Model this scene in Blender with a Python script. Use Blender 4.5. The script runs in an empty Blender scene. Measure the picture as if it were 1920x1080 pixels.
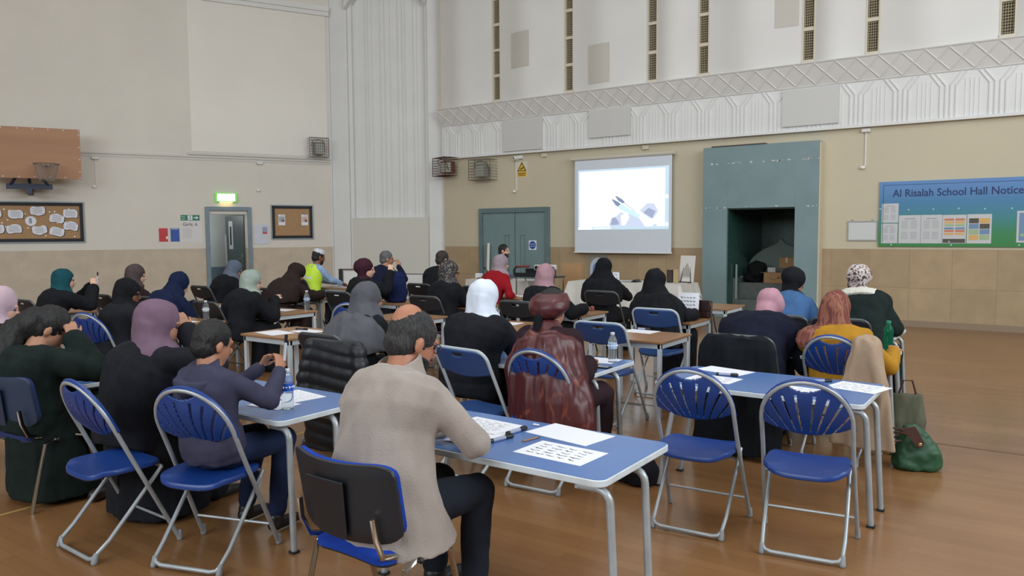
import bpy, bmesh, math, random
from mathutils import Vector, Matrix, noise
random.seed(7)
PI = math.pi
scene = bpy.context.scene
col = scene.collection
V = Vector

# ------------------------------------------------------------------ camera
cam_d = bpy.data.cameras.new('camera')
cam_d.sensor_width = 36.0
cam_d.lens = 27.0
cam_d.clip_end = 200
cam = bpy.data.objects.new('camera', cam_d)
col.objects.link(cam)
cam.matrix_world = (Matrix.Translation((0, 0, 1.6)) @ Matrix.Rotation(math.radians(34.8), 4, 'Z')
                    @ Matrix.Rotation(PI/2 - math.radians(4.09), 4, 'X') @ Matrix.Rotation(-math.radians(0.35), 4, 'Z'))
scene.camera = cam
# ------------------------------------------------------------------ view, world, big lights
scene.view_settings.view_transform = 'Standard'
scene.view_settings.look = 'None'
scene.view_settings.exposure = -0.06
scene.view_settings.gamma = 1.0
scene.view_settings.use_curve_mapping = False
world = bpy.data.worlds.new('world'); scene.world = world
world.use_nodes = True
wb = world.node_tree.nodes['Background']
wb.inputs[0].default_value = (0.80, 0.88, 1.0, 1); wb.inputs[1].default_value = 0.6

def area(name, loc, target, sx, sy, power, color):
    l = bpy.data.lights.new(name, 'AREA'); l.shape = 'RECTANGLE'; l.size = sx; l.size_y = sy
    l.energy = power; l.color = color
    o = bpy.data.objects.new(name, l); col.objects.link(o)
    o.location = loc
    d = V(target) - V(loc)
    o.rotation_euler = d.to_track_quat('-Z', 'Y').to_euler()
    return o
# soft daylight lamps: rear and right-hand ones added without windows, and the rooflight
area('daylight_fill', (-4, -8.6, 5.6), (-6, 8, 1.0), 13, 3.6, 1080, (0.88, 0.95, 1.0))
area('daylight_fill', (6.5, 4.5, 5.6), (-16, 8, 3.2), 11, 3.4, 1050, (0.88, 0.95, 1.0))  # added fill lamp, aimed across the hall to brighten the left wall
area('rooflight_daylight', (-5, 4, 9.3), (-5, 4.3, 0), 11, 8, 470, (0.95, 0.98, 1.0))

# ------------------------------------------------------------------ materials
def lin(h):
    if isinstance(h, str):
        h = h.lstrip('#'); c = [int(h[i:i+2], 16)/255 for i in (0, 2, 4)]
    else: c = h
    return tuple(x/12.92 if x <= .04045 else ((x+.055)/1.055)**2.4 for x in c) + (1,)
_m = {}
def mat(name, c, rough=0.6, metal=0.0, var=0.0, vscale=6.0, bump=0.0, bscale=60.0, emit=None, estr=0, spec=0.5, trans=0.0, stretch=None, sheen=0.0, c2=None, alpha=1.0):
    if name in _m: return _m[name]
    m = bpy.data.materials.new(name); m.use_nodes = True
    nt = m.node_tree; b = nt.nodes['Principled BSDF']
    b.inputs['Base Color'].default_value = lin(c)
    b.inputs['Roughness'].default_value = rough; b.inputs['Metallic'].default_value = metal
    b.inputs['Specular IOR Level'].default_value = spec
    b.inputs['Transmission Weight'].default_value = trans
    b.inputs['Alpha'].default_value = alpha
    if sheen: b.inputs['Sheen Weight'].default_value = sheen
    if emit:
        b.inputs['Emission Color'].default_value = lin(emit); b.inputs['Emission Strength'].default_value = estr
    if var or bump:
        tc = nt.nodes.new('ShaderNodeTexCoord'); mp = nt.nodes.new('ShaderNodeMapping')
        nt.links.new(tc.outputs['Object'], mp.inputs[0])
        if stretch: mp.inputs['Scale'].default_value = stretch
    if var:
        n = nt.nodes.new('ShaderNodeTexNoise'); n.inputs['Scale'].default_value = vscale; n.inputs['Detail'].default_value = 5
        nt.links.new(mp.outputs[0], n.inputs[0])
        r = nt.nodes.new('ShaderNodeValToRGB')
        base = lin(c)
        a = tuple(max(0, x*(1-var)) for x in base[:3]) + (1,)
        d = lin(c2) if c2 else tuple(min(1, x*(1+var)) for x in base[:3]) + (1,)
        r.color_ramp.elements[0].position = .32; r.color_ramp.elements[0].color = a
        r.color_ramp.elements[1].position = .68; r.color_ramp.elements[1].color = d
        nt.links.new(n.outputs[0], r.inputs[0]); nt.links.new(r.outputs[0], b.inputs['Base Color'])
    if bump:
        n2 = nt.nodes.new('ShaderNodeTexNoise'); n2.inputs['Scale'].default_value = bscale; n2.inputs['Detail'].default_value = 3
        nt.links.new(mp.outputs[0], n2.inputs[0])
        bp = nt.nodes.new('ShaderNodeBump'); bp.inputs['Strength'].default_value = bump; bp.inputs['Distance'].default_value = .01
        nt.links.new(n2.outputs[0], bp.inputs['Height']); nt.links.new(bp.outputs[0], b.inputs['Normal'])
    _m[name] = m
    return m
def fabric(name, c, var=.12, rough=.9, **k):
    return mat('fabric_'+name, c, rough, var=var, vscale=9, bump=.35, bscale=180, spec=.2, **k)

def wall_mat(name, upper, dado, zsplit=1.29, stain=.08, tile=True):
    """painted plaster above a stone dado, split at the height of the dado rail"""
    m = bpy.data.materials.new(name); m.use_nodes = True; nt = m.node_tree; b = nt.nodes['Principled BSDF']
    L = nt.links.new
    tc = nt.nodes.new('ShaderNodeTexCoord'); sep = nt.nodes.new('ShaderNodeSeparateXYZ'); L(tc.outputs['Object'], sep.inputs[0])
    n = nt.nodes.new('ShaderNodeTexNoise'); n.inputs['Scale'].default_value = .55; n.inputs['Detail'].default_value = 6; n.inputs['Roughness'].default_value = .6
    L(tc.outputs['Object'], n.inputs[0])
    def ramp(src, p0, c0, p1, c1):
        r = nt.nodes.new('ShaderNodeValToRGB'); e = r.color_ramp.elements
        e[0].position = p0; e[0].color = c0; e[1].position = p1; e[1].color = c1
        L(src, r.inputs[0]); return r.outputs[0]
    u = lin(upper); d = lin(dado)
    up = ramp(n.outputs[0], .35, tuple(x*(1-stain) for x in u[:3])+(1,), .65, tuple(min(1, x*(1+stain*.5)) for x in u[:3])+(1,))
    n2 = nt.nodes.new('ShaderNodeTexNoise'); n2.inputs['Scale'].default_value = 3.2; n2.inputs['Detail'].default_value = 8; n2.inputs['Distortion'].default_value = .3
    L(tc.outputs['Object'], n2.inputs[0])
    dn = ramp(n2.outputs[0], .3, tuple(x*.88 for x in d[:3])+(1,), .7, tuple(min(1, x*1.05) for x in d[:3])+(1,))
    # slabs: brick texture in the plane of the wall
    cmb = nt.nodes.new('ShaderNodeCombineXYZ'); L(sep.outputs['X'], cmb.inputs[0]); L(sep.outputs['Z'], cmb.inputs[1])
    br = nt.nodes.new('ShaderNodeTexBrick'); br.offset = 0; L(cmb.outputs[0], br.inputs[0])
    br.inputs['Scale'].default_value = 1; br.inputs['Brick Width'].default_value = .62; br.inputs['Row Height'].default_value = .645
    br.inputs['Mortar Size'].default_value = .006; br.inputs['Mortar Smooth'].default_value = .6
    br.inputs['Color1'].default_value = (.90, .90, .90, 1); br.inputs['Color2'].default_value = (1, 1, 1, 1); br.inputs['Mortar'].default_value = (.72, .70, .68, 1)
    mx = nt.nodes.new('ShaderNodeMixRGB'); mx.blend_type = 'MULTIPLY'; mx.inputs[0].default_value = 1.0 if tile else .35
    L(dn, mx.inputs[1]); L(br.outputs[0], mx.inputs[2])
    gt = nt.nodes.new('ShaderNodeMath'); gt.operation = 'GREATER_THAN'; gt.inputs[1].default_value = zsplit; L(sep.outputs['Z'], gt.inputs[0])
    mix = nt.nodes.new('ShaderNodeMixRGB'); L(gt.outputs[0], mix.inputs[0]); L(mx.outputs[0], mix.inputs[1]); L(up, mix.inputs[2])
    L(mix.outputs[0], b.inputs['Base Color'])
    b.inputs['Roughness'].default_value = .55; b.inputs['Specular IOR Level'].default_value = .3
    bp = nt.nodes.new('ShaderNodeBump'); bp.inputs['Strength'].default_value = .12; bp.inputs['Distance'].default_value = .01
    n3 = nt.nodes.new('ShaderNodeTexNoise'); n3.inputs['Scale'].default_value = 30; L(tc.outputs['Object'], n3.inputs[0])
    L(n3.outputs[0], bp.inputs['Height']); L(bp.outputs[0], b.inputs['Normal'])
    return m
def floor_mat():
    m = bpy.data.materials.new('varnished_wood_floor'); m.use_nodes = True; nt = m.node_tree; b = nt.nodes['Principled BSDF']; L = nt.links.new
    tc = nt.nodes.new('ShaderNodeTexCoord')
    br = nt.nodes.new('ShaderNodeTexBrick'); br.offset = .37; L(tc.outputs['Object'], br.inputs[0])
    br.inputs['Scale'].default_value = 1; br.inputs['Brick Width'].default_value = 1.4; br.inputs['Row Height'].default_value = .075
    br.inputs['Mortar Size'].default_value = .0012; br.inputs['Mortar Smooth'].default_value = .3
    br.inputs['Color1'].default_value = lin('#86613F'); br.inputs['Color2'].default_value = lin('#8F6A46'); br.inputs['Mortar'].default_value = lin('#785538')
    n = nt.nodes.new('ShaderNodeTexNoise'); n.inputs['Scale'].default_value = 1.3; n.inputs['Detail'].default_value = 4; L(tc.outputs['Object'], n.inputs[0])
    r = nt.nodes.new('ShaderNodeValToRGB'); r.color_ramp.elements[0].color = (.84, .80, .76, 1); r.color_ramp.elements[1].color = (1.0, 1.0, 1.0, 1)
    r.color_ramp.elements[0].position = .3; r.color_ramp.elements[1].position = .7
    L(n.outputs[0], r.inputs[0])
    mx = nt.nodes.new('ShaderNodeMixRGB'); mx.blend_type = 'MULTIPLY'; mx.inputs[0].default_value = 1; L(br.outputs[0], mx.inputs[1]); L(r.outputs[0], mx.inputs[2])
    L(mx.outputs[0], b.inputs['Base Color'])
    b.inputs['Roughness'].default_value = .22; b.inputs['Specular IOR Level'].default_value = .55
    n2 = nt.nodes.new('ShaderNodeTexNoise'); n2.inputs['Scale'].default_value = 5; L(tc.outputs['Object'], n2.inputs[0])
    bp = nt.nodes.new('ShaderNodeBump'); bp.inputs['Strength'].default_value = .06; bp.inputs['Distance'].default_value = .02; L(n2.outputs[0], bp.inputs['Height']); L(bp.outputs[0], b.inputs['Normal'])
    return m
def scarf_mat(name, base, spots, thr=.5, scale=22, stretch=(1, 1, 1), dist=0.6):
    m = bpy.data.materials.new(name); m.use_nodes = True; nt = m.node_tree; b = nt.nodes['Principled BSDF']; L = nt.links.new
    tc = nt.nodes.new('ShaderNodeTexCoord'); mp = nt.nodes.new('ShaderNodeMapping'); mp.inputs['Scale'].default_value = stretch; L(tc.outputs['Object'], mp.inputs[0])
    n = nt.nodes.new('ShaderNodeTexNoise'); n.inputs['Scale'].default_value = scale; n.inputs['Detail'].default_value = 3; n.inputs['Distortion'].default_value = dist; L(mp.outputs[0], n.inputs[0])
    r = nt.nodes.new('ShaderNodeValToRGB'); e = r.color_ramp.elements
    e[0].position = thr-.03; e[0].color = lin(base); e[1].position = thr+.03; e[1].color = lin(spots)
    L(n.outputs[0], r.inputs[0]); L(r.outputs[0], b.inputs['Base Color']); b.inputs['Roughness'].default_value = .8
    return m

WHITE_P = mat('white_painted_plaster', '#DEDFDE', .6, var=.03, vscale=1.2, bump=.1, bscale=20)
CREAM_P = mat('cream_patch', '#C3BFB6', .7)
PANELW = mat('white_acoustic_panel', '#DAD9D6', .65, var=.03, vscale=.8)
CEIL = mat('ceiling_plaster', '#DAD6CC', .8, var=.04)
GRILLE_DARK = mat('grille_backing', '#5A4A38', .8, var=.3, vscale=4)
GRILLE = mat('brass_grille', '#A29A80', .6)
TEAL = mat('teal_painted_wood', '#768D90', .45, var=.06, vscale=2.5, bump=.05)
TEAL_D = mat('dark_teal_frame', '#64787C', .45, var=.08, vscale=5)
FRAME_GREY = mat('blue_grey_gloss_frame', '#6E7F8A', .4, var=.08, vscale=8)
LAM_BLUE = mat('blue_laminate', '#5576AE', .28, var=.03, vscale=2)
LAM_EDGE = mat('pale_table_edge', '#C6CFD4', .4, var=.08, vscale=14)
LEG_GREY = mat('silver_painted_steel', '#A3AAAF', .38, metal=.35, var=.1, vscale=12)
WOOD_TOP = mat('beech_laminate', '#96704E', .35, var=.12, vscale=3, stretch=(1, 9, 1))
WHITE_MET = mat('white_painted_steel', '#B9C2C8', .4)
BLUE_PL = mat('blue_moulded_plastic', '#163A80', .33, bump=.08, bscale=300)
CHR = mat('chrome', '#B8B4AC', .14, metal=1)
BLACK_PL = mat('black_textured_plastic', '#161C24', .45, bump=.12, bscale=350)
BLUE_FAB = fabric('royal_blue', '#1A3C9C')
RUBBER = mat('black_rubber', '#202224', .7)
PAPER = mat('white_paper', '#E2E5EE', .7)
INK = mat('black_ink', '#26262C', .6)
GREYINK = mat('grey_print', '#9A9CA6', .7)
BLACKP = mat('black_gloss_plastic', '#14161A', .35)
SKIN_L = mat('skin_light', '#D0A590', .55, var=.05)
SKIN_M = mat('skin_medium', '#A87A62', .55, var=.06)
SKIN_D = mat('skin_brown', '#7C523C', .55, var=.06)
LIP = mat('lips', '#9A5A52', .5)
EYEW = mat('eye', '#2A2320', .2)
HAIR_B = mat('black_hair', '#0F0F11', .5, var=.3, vscale=30, bump=.6, bscale=120, stretch=(3, 3, .5))
HAIR_G = mat('grey_hair', '#5B5C5E', .6, var=.3, vscale=40, bump=.6, bscale=120)

# ------------------------------------------------------------------ mesh helpers
class MB:
    """collects shapes into one mesh"""
    def __init__(s): s.v = []; s.f = []; s.mi = []; s.mat = 0
    def add(s, vs, fs):
        o = len(s.v); s.v += [tuple(v) for v in vs]
        for f in fs: s.f.append([i+o for i in f]); s.mi.append(s.mat)
        return s
    def box(s, lo, hi, M=None):
        x0, y0, z0 = lo; x1, y1, z1 = hi
        vs = [V(p) for p in ((x0,y0,z0),(x1,y0,z0),(x1,y1,z0),(x0,y1,z0),(x0,y0,z1),(x1,y0,z1),(x1,y1,z1),(x0,y1,z1))]
        if M: vs = [M @ v for v in vs]
        return s.add(vs, [(0,3,2,1),(4,5,6,7),(0,1,5,4),(1,2,6,5),(2,3,7,6),(3,0,4,7)])
    def tube(s, pts, r, n=8, flat=1.0, closed=False):
        pts = [V(p) for p in pts]; N = len(pts); rs = r if isinstance(r, (list, tuple)) else [r]*N
        vs = []; up = None
        for i, p in enumerate(pts):
            if closed: t = (pts[(i+1) % N]-pts[i-1])
            else: t = (pts[min(i+1, N-1)]-pts[max(i-1, 0)])
            if t.length < 1e-9: t = V((0,0,1))
            t.normalize()
            if up is None:
                up = V((0,0,1)) if abs(t.z) < .9 else V((1,0,0))
            a = t.cross(up).normalized(); up = a.cross(t).normalized()
            for k in range(n):
                an = 2*PI*k/n
                vs.append(p + a*math.cos(an)*rs[i] + up*math.sin(an)*rs[i]*flat)
        fs = []
        for i in range(N if closed else N-1):
            j = (i+1) % N
            for k in range(n): fs.append((i*n+k, i*n+(k+1) % n, j*n+(k+1) % n, j*n+k))
        if not closed:
            fs.append(tuple(reversed(range(n)))); fs.append(tuple((N-1)*n+k for k in range(n)))
        return s.add(vs, fs)
    def ell(s, c, r, M=None, nu=20, nv=12):
        """ellipsoid; M rotates about c"""
        c = V(c); vs = []; fs = []
        R = M if M else Matrix.Identity(3)
        for i in range(1, nv):
            th = PI*i/nv
            for k in range(nu):
                ph = 2*PI*k/nu
                vs.append(c + R @ V((r[0]*math.sin(th)*math.cos(ph), r[1]*math.sin(th)*math.sin(ph), r[2]*math.cos(th))))
        a = len(vs); vs.append(c + R @ V((0,0,r[2]))); vs.append(c + R @ V((0,0,-r[2])))
        for i in range(nv-2):
            for k in range(nu): fs.append((i*nu+k, (i+1)*nu+k, (i+1)*nu+(k+1) % nu, i*nu+(k+1) % nu))
        for k in range(nu):
            fs.append((a, k, (k+1) % nu)); fs.append((a+1, (nv-2)*nu+(k+1) % nu, (nv-2)*nu+k))
        return s.add(vs, fs)
    def cap(s, p0, p1, r0, r1, n=14):
        """tapered limb with round ends"""
        p0 = V(p0); p1 = V(p1); d = p1-p0
        if d.length < 1e-6: return s.ell(p0, (r0,)*3)
        t = d.normalized(); pts = []; rs = []
        for k in range(5): a = PI/2*(1-k/5); pts.append(p0 - t*r0*math.sin(a)); rs.append(max(.001, r0*math.cos(a)))
        for k in range(1, 7): a = PI/2*(k/6.02); pts.append(p1 + t*r1*math.sin(a) if k else p1); rs.append(max(.001, r1*math.cos(a)))
        pts.insert(5, p0); rs.insert(5, r0); pts.insert(6, p1); rs.insert(6, r1)
        return s.tube(pts, rs, n)
    def chain(s, pts, rs, n=14):
        for i in range(len(pts)-1): s.cap(pts[i], pts[i+1], rs[i], rs[i+1], n)
        return s
    def loft(s, secs, n=28, power=2.3):
        """secs: (centre, half x, half y, tangent)"""
        vs = []; N = len(secs)
        for c, a, b, t in secs:
            c = V(c); t = V(t).normalized(); X = V((1,0,0)); X = (X - t*X.dot(t)).normalized(); Y = t.cross(X)
            for k in range(n):
                an = 2*PI*k/n; cx, sy = math.cos(an), math.sin(an)
                vs.append(c + X*a*math.copysign(abs(cx)**(2/power), cx) + Y*b*math.copysign(abs(sy)**(2/power), sy))
        fs = [(i*n+k, i*n+(k+1) % n, (i+1)*n+(k+1) % n, (i+1)*n+k) for i in range(N-1) for k in range(n)]
        fs.append(tuple(reversed(range(n)))); fs.append(tuple((N-1)*n+k for k in range(n)))
        return s.add(vs, fs)
    def lathe(s, prof, c=(0,0,0), n=20):
        c = V(c); vs = []; N = len(prof)
        for r, z in prof:
            for k in range(n): an = 2*PI*k/n; vs.append(c+V((r*math.cos(an), r*math.sin(an), z)))
        fs = [(i*n+k, i*n+(k+1) % n, (i+1)*n+(k+1) % n, (i+1)*n+k) for i in range(N-1) for k in range(n)]
        fs.append(tuple(reversed(range(n)))); fs.append(tuple((N-1)*n+k for k in range(n)))
        return s.add(vs, fs)
    def prism(s, poly, z0, z1, M=None):
        n = len(poly); vs = [V((x, y, z0)) for x, y in poly]+[V((x, y, z1)) for x, y in poly]
        if M: vs = [M @ v for v in vs]
        fs = [tuple(reversed(range(n))), tuple(range(n, 2*n))]+[(k, (k+1) % n, n+(k+1) % n, n+k) for k in range(n)]
        return s.add(vs, fs)
    def mesh(s, name='m'):
        me = bpy.data.meshes.new(name); me.from_pydata(s.v, [], s.f); me.update(); return me
    def build(s, name, mats, parent=None, smooth=False, bevel=0, loc=None, rz=None, bseg=2):
        me = s.mesh(name)
        ms = mats if isinstance(mats, (list, tuple)) else [mats]
        for m in ms: me.materials.append(m)
        if len(ms) > 1: me.polygons.foreach_set('material_index', s.mi)
        if bevel:
            bm = bmesh.new(); bm.from_mesh(me); bmesh.ops.remove_doubles(bm, verts=bm.verts, dist=1e-6)
            ed = [e for e in bm.edges if len(e.link_faces) == 2 and e.calc_face_angle(0) > .6]
            bmesh.ops.bevel(bm, geom=ed, offset=bevel, segments=bseg, affect='EDGES', profile=.5, clamp_overlap=True)
            bm.to_mesh(me); bm.free()
        if smooth:
            me.shade_smooth()
            if smooth != 'all': me.set_sharp_from_angle(angle=math.radians(38))
        o = bpy.data.objects.new(name, me); col.objects.link(o)
        if parent: o.parent = parent
        if loc is not None: o.location = loc
        if rz is not None: o.rotation_euler = (0, 0, rz)
        return o
def tag(o, label=None, cat=None, group=None, kind=None):
    if label: o['label'] = label
    if cat: o['category'] = cat
    if group: o['group'] = group
    if kind: o['kind'] = kind
    return o
def empty(name, label, cat, loc=(0,0,0), rz=0, group=None):
    o = bpy.data.objects.new(name, None); col.objects.link(o); o.location = loc; o.rotation_euler = (0,0,rz)
    o.empty_display_size = .1
    return tag(o, label, cat, group)
def struct(o): o['kind'] = 'structure'; return o
def copy_tree(o, parent=None):
    c = o.copy(); col.objects.link(c); c.parent = parent
    for ch in o.children: copy_tree(ch, c)
    return c
def dup(o, label, loc, rz=0, group=None):
    c = copy_tree(o); c.location = loc; c.rotation_euler = (0,0,rz); c['label'] = label
    if group: c['group'] = group
    return c
def text_mesh(txt, size, depth=.002, align='LEFT', bold=0.0):
    cu = bpy.data.curves.new('txt', 'FONT'); cu.body = txt; cu.size = size; cu.extrude = depth/2; cu.align_x = align; cu.offset = bold
    cu.resolution_u = 3
    o = bpy.data.objects.new('txt', cu); col.objects.link(o)
    dg = bpy.context.evaluated_depsgraph_get(); me = bpy.data.meshes.new_from_object(o.evaluated_get(dg))
    bpy.data.objects.remove(o); return me
def text_into(mb, txt, size, M, bold=0.0, align='LEFT'):
    me = text_mesh(txt, size, .002, align, bold)
    mb.add([M @ v.co for v in me.vertices], [tuple(p.vertices) for p in me.polygons])
# wall frames: local x along the wall, local y up?, mapped (x along, y out of the wall, z up)
MAINY = 14.3
def main_M(x=0, z=0, off=0.0):   # lettering plane on the main wall, facing the room (-Y)
    return Matrix.Translation((x, MAINY-off, z)) @ Matrix.Rotation(PI/2, 4, 'X')
LA = V((-16.95, 8.35, 0)); LD = V((.4415, .8973, 0)); LN = V((.8973, -.4415, 0))
LM = Matrix(((LD.x, -LN.x, 0, LA.x), (LD.y, -LN.y, 0, LA.y), (0, 0, 1, 0), (0, 0, 0, 1)))   # local (s, -out, z)
def left_T(s=0, z=0, off=0.0): return LM @ Matrix.Translation((s, -off, z)) @ Matrix.Rotation(PI/2, 4, 'X')

# ================================================================== THE HALL
MM = Matrix.Translation((0, MAINY, 0))
def place(o, M): o.matrix_world = M; return o
WALL_MAIN = wall_mat('cream_wall_over_stone', '#C7BEA6', '#AE9879', stain=.04)
WALL_LEFT = wall_mat('ivory_wall_over_stone', '#D8D3C9', '#C3B5A2', stain=.05, tile=False)
fl = MB().box((-30, -10, -.1), (12, 16, 0)).build('floor', floor_mat()); struct(fl)
ce = MB().box((-30, -10, 9.6), (12, 16, 9.8)).build('ceiling', CEIL); struct(ce)
# main wall with the niche left open (x -4.89..-3.67, up to z 2.03)
w = MB()
for lo, hi in (((-11.9,0,0),(-4.89,.3,9.6)), ((-3.67,0,0),(12,.3,9.6)), ((-4.89,0,2.03),(-3.67,.3,9.6))): w.box(lo, hi)
struct(place(w.build('wall_front', WALL_MAIN), MM))
# left wall, door opening s 2.50..3.33 up to 2.08
w = MB()
for lo, hi in (((-21,0,0),(2.50,.25,9.6)), ((3.33,0,0),(5.38,.25,9.6)), ((2.50,0,2.08),(3.33,.25,9.6))): w.box(lo, hi)
struct(place(w.build('wall_left', WALL_LEFT), LM))
struct(MB().box((12, -10, 0), (12.2, 16, 9.6)).build('wall_right', WALL_LEFT))
struct(MB().box((-30, -10.2, 0), (12, -10, 9.6)).build('wall_rear', WALL_LEFT))
# slightly proud lighter sheet high on the left wall
struct(place(MB().box((2.18, -.012, 3.50), (5.30, 0, 6.95)).build('trim_1', mat('ivory_panel', '#DDD9D0', .40, var=.03, vscale=.6)), LM))
c = MB(); c.box((2.5, -.10, 6.98), (5.38, 0, 7.10)); c.box((2.5, -.06, 6.88), (5.38, 0, 6.98))
struct(place(c.build('trim_2', PANELW), LM))
# rail on the left wall
c = MB(); c.box((-14, -.03, 3.36), (5.36, 0, 3.40)); c.box((2.1, -.045, 3.42), (5.36, 0, 3.47)); c.box((-14, -.012, 3.30), (5.36, 0, 3.34))
struct(place(c.build('trim_3', mat('rail_paint', '#C9C6BF', .5)), LM))
# --- white splayed corner: two pilasters and a fluted recess
P0 = V((-14.59, 13.14, 0)); P1 = V((-11.9, 14.3, 0)); D = (P1-P0); WS = D.length; D.normalize(); NN = V((D.y, -D.x, 0))
SM = Matrix(((D.x, -NN.x, 0, P0.x), (D.y, -NN.y, 0, P0.y), (0,0,1,0), (0,0,0,1)))
s = MB(); s.box((0, .10, 0), (.46, .4, 9.6)); s.box((WS-.42, .10, 0), (WS+.1, .4, 9.6)); s.box((.46, .17, 0), (.56, .4, 9.6)); s.box((WS-.50, .17, 0), (WS-.42, .4, 9.6))
s.box((0, .3, 0), (WS, .5, 9.6))
struct(place(s.build('wall_corner', WHITE_P, bevel=.015), SM))
s = MB(); xs0, xs1 = .56, WS-.50
for t in (0.17, .21, .38, .44, .62, .68, .72, .83):
    x = xs0 + (xs1-xs0)*t; s.box((x-.010, .275, 1.9), (x+.014, .32, 9.6))
for t, wd in ((.05, .09), (.28, .09), (.54, .12), (.90, .1)): 
    x = xs0 + (xs1-xs0)*t; s.box((x-wd/2, .285, 1.9), (x+wd/2, .32, 9.6))
struct(place(s.build('trim_4', WHITE_P, bevel=.012), SM))
s = MB(); s.box((.50, .16, .62), (WS-.44, .30, 2.0))
struct(place(s.build('trim_5', mat('pale_board', '#CFCEC5', .5)), SM))
s = MB(); s.box((.50, .13, 0), (WS-.44, .30, .60))
struct(place(s.build('trim_6', WHITE_P), SM))
# arch over the recess
s = MB(); n = 24; a0, a1 = .46, WS-.42; pts = []
for k in range(n+1):
    x = a0+(a1-a0)*k/n; u = (x-a0)/(a1-a0)*2-1; pts.append((x, 7.55-.5*u*u*abs(u)))
poly = pts+[(a1, 9.6), (a0, 9.6)]
s.prism(poly, -.02, .3, Matrix.Rotation(PI/2, 4, 'X') @ Matrix.Scale(-1, 4, (0,0,1)))
struct(place(s.build('trim_7', PANELW), SM))

# --- decorated white band on the main wall: fluted frieze, lattice cove
fr = MB(); fr.box((-11.9, -.06, 3.36), (12, 0, 4.12)); fr.box((-11.9, -.10, 3.355), (12, 0, 3.40))
struct(place(fr.build('trim_8', WHITE_P), MM))
fr = MB(); step = .675; x = -11.50; top = 4.12; fk = 4.12-.20
def rib(mb, pts, wd=.026, y0=-.079):
    for (xa, za), (xb, zb) in zip(pts, pts[1:]):
        d = V((xb-xa, 0, zb-za)); L_ = d.length; d.normalize(); pr = V((-d.z, 0, d.x))*wd/2; a = V((xa, 0, za)); b = V((xb, 0, zb))
        vs = [a-pr+V((0,-.055,0)), a+pr+V((0,-.055,0)), b+pr+V((0,-.055,0)), b-pr+V((0,-.055,0)), a-pr*.5+V((0,y0,0)), a+pr*.5+V((0,y0,0)), b+pr*.5+V((0,y0,0)), b-pr*.5+V((0,y0,0))]
        mb.add(vs, [(0,1,2,3),(4,7,6,5),(0,4,5,1),(1,5,6,2),(2,6,7,3),(3,7,4,0)])
while x < 11.6:
    for sgn in (-1, 1):
        for off in (.035, .11): rib(fr, [(x+sgn*off, 3.40), (x+sgn*off, fk-off*.15), (x+sgn*(off+.145), top-.01)])
    for off in (.24, .31): 
        for sgn in (-1, 1): rib(fr, [(x+sgn*off, 3.40), (x+sgn*off, top-.12)], .02, -.068)
    x += step
struct(place(fr.build('trim_9', WHITE_P), MM))
# lattice cove (leans out towards the top)
cv = MB()
def cove(x, z): return V((x, -.06-(z-4.12)/.40*.20, z))
cv.add([cove(-11.9,4.12), cove(12,4.12), cove(12,4.52), cove(-11.9,4.52), V((-11.9,0,4.52)), V((12,0,4.52)), V((-11.9,0,4.12)), V((12,0,4.12))],
       [(0,1,2,3),(3,2,5,4),(0,3,4,6),(1,7,5,2)])
def diag(a, b, w_=.015):
    a = cove(*a); b = cove(*b); o = V((0,-.013,0)); d = (b-a).normalized(); pr = d.cross(V((0,1,0))).normalized()*w_
    cv.add([a-pr, a+pr, b+pr, b-pr, a+o, b+o], [(0,4,5,3),(4,1,2,5),(0,1,4),(3,5,2)])
x = -11.9
while x < 11.9:
    for dx in (0,): diag((x+dx, 4.155), (x+dx+.34, 4.49)); diag((x+.34+dx, 4.155), (x+dx, 4.49))
    x += .34
for z in (4.135, 4.505): diag((-11.9, z), (11.9, z), .014)
struct(place(cv.build('trim_10', PANELW), MM))
# blank cover boards over the frieze
for i, (x0, x1, z0, z1) in enumerate(((-10.09, -9.04, 3.42, 4.10), (-7.9, -6.95, 3.56, 4.13), (-3.96, -3.01, 3.46, 4.10))):
    struct(place(MB().box((x0, -.105, z0), (x1, -.06, z1)).build('trim_%d' % (11+i), mat('cover_board', '#CBCBC9', .6)), MM))
# undulating acoustic panels between grille strips
strips = [-12.02, -10.25, -8.37, -6.48, -5.43, -3.53, -2.50, -.60, .45, 2.35, 3.4, 5.3, 6.35, 8.25, 9.3, 11.2]
ZB = 4.52
for i, (a, b) in enumerate(zip(strips, strips[1:])):
    a2 = max(a, -11.88)+(.10 if a > -12 else 0); b2 = b-.10; m = MB(); n = 28; big = (b-a) > 1.3
    pr = []
    for k in range(n+1):
        u = k/n; x = a2+(b2-a2)*u
        y = -.10-.075*math.sin(PI*u)-(.06*math.exp(-((u-.42)/.22)**2) if big else .03*math.sin(2*PI*u))
        pr.append((x, y))
    vs = [V((x, y, z)) for z in (ZB, 9.6) for x, y in pr]+[V((x, 0, z)) for z in (ZB, 9.6) for x, y in pr]
    N = n+1; fs = []
    for k in range(n):
        fs += [(k, k+1, N+k+1, N+k), (k, 2*N+k, 2*N+k+1, k+1)]
    fs += [(0, N, 3*N, 2*N), (n, 2*N+n, 3*N+n, N+n)]
    m.add(vs, fs)
    struct(place(m.build('trim_%d' % (20+i), PANELW, smooth=True), MM))
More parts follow.
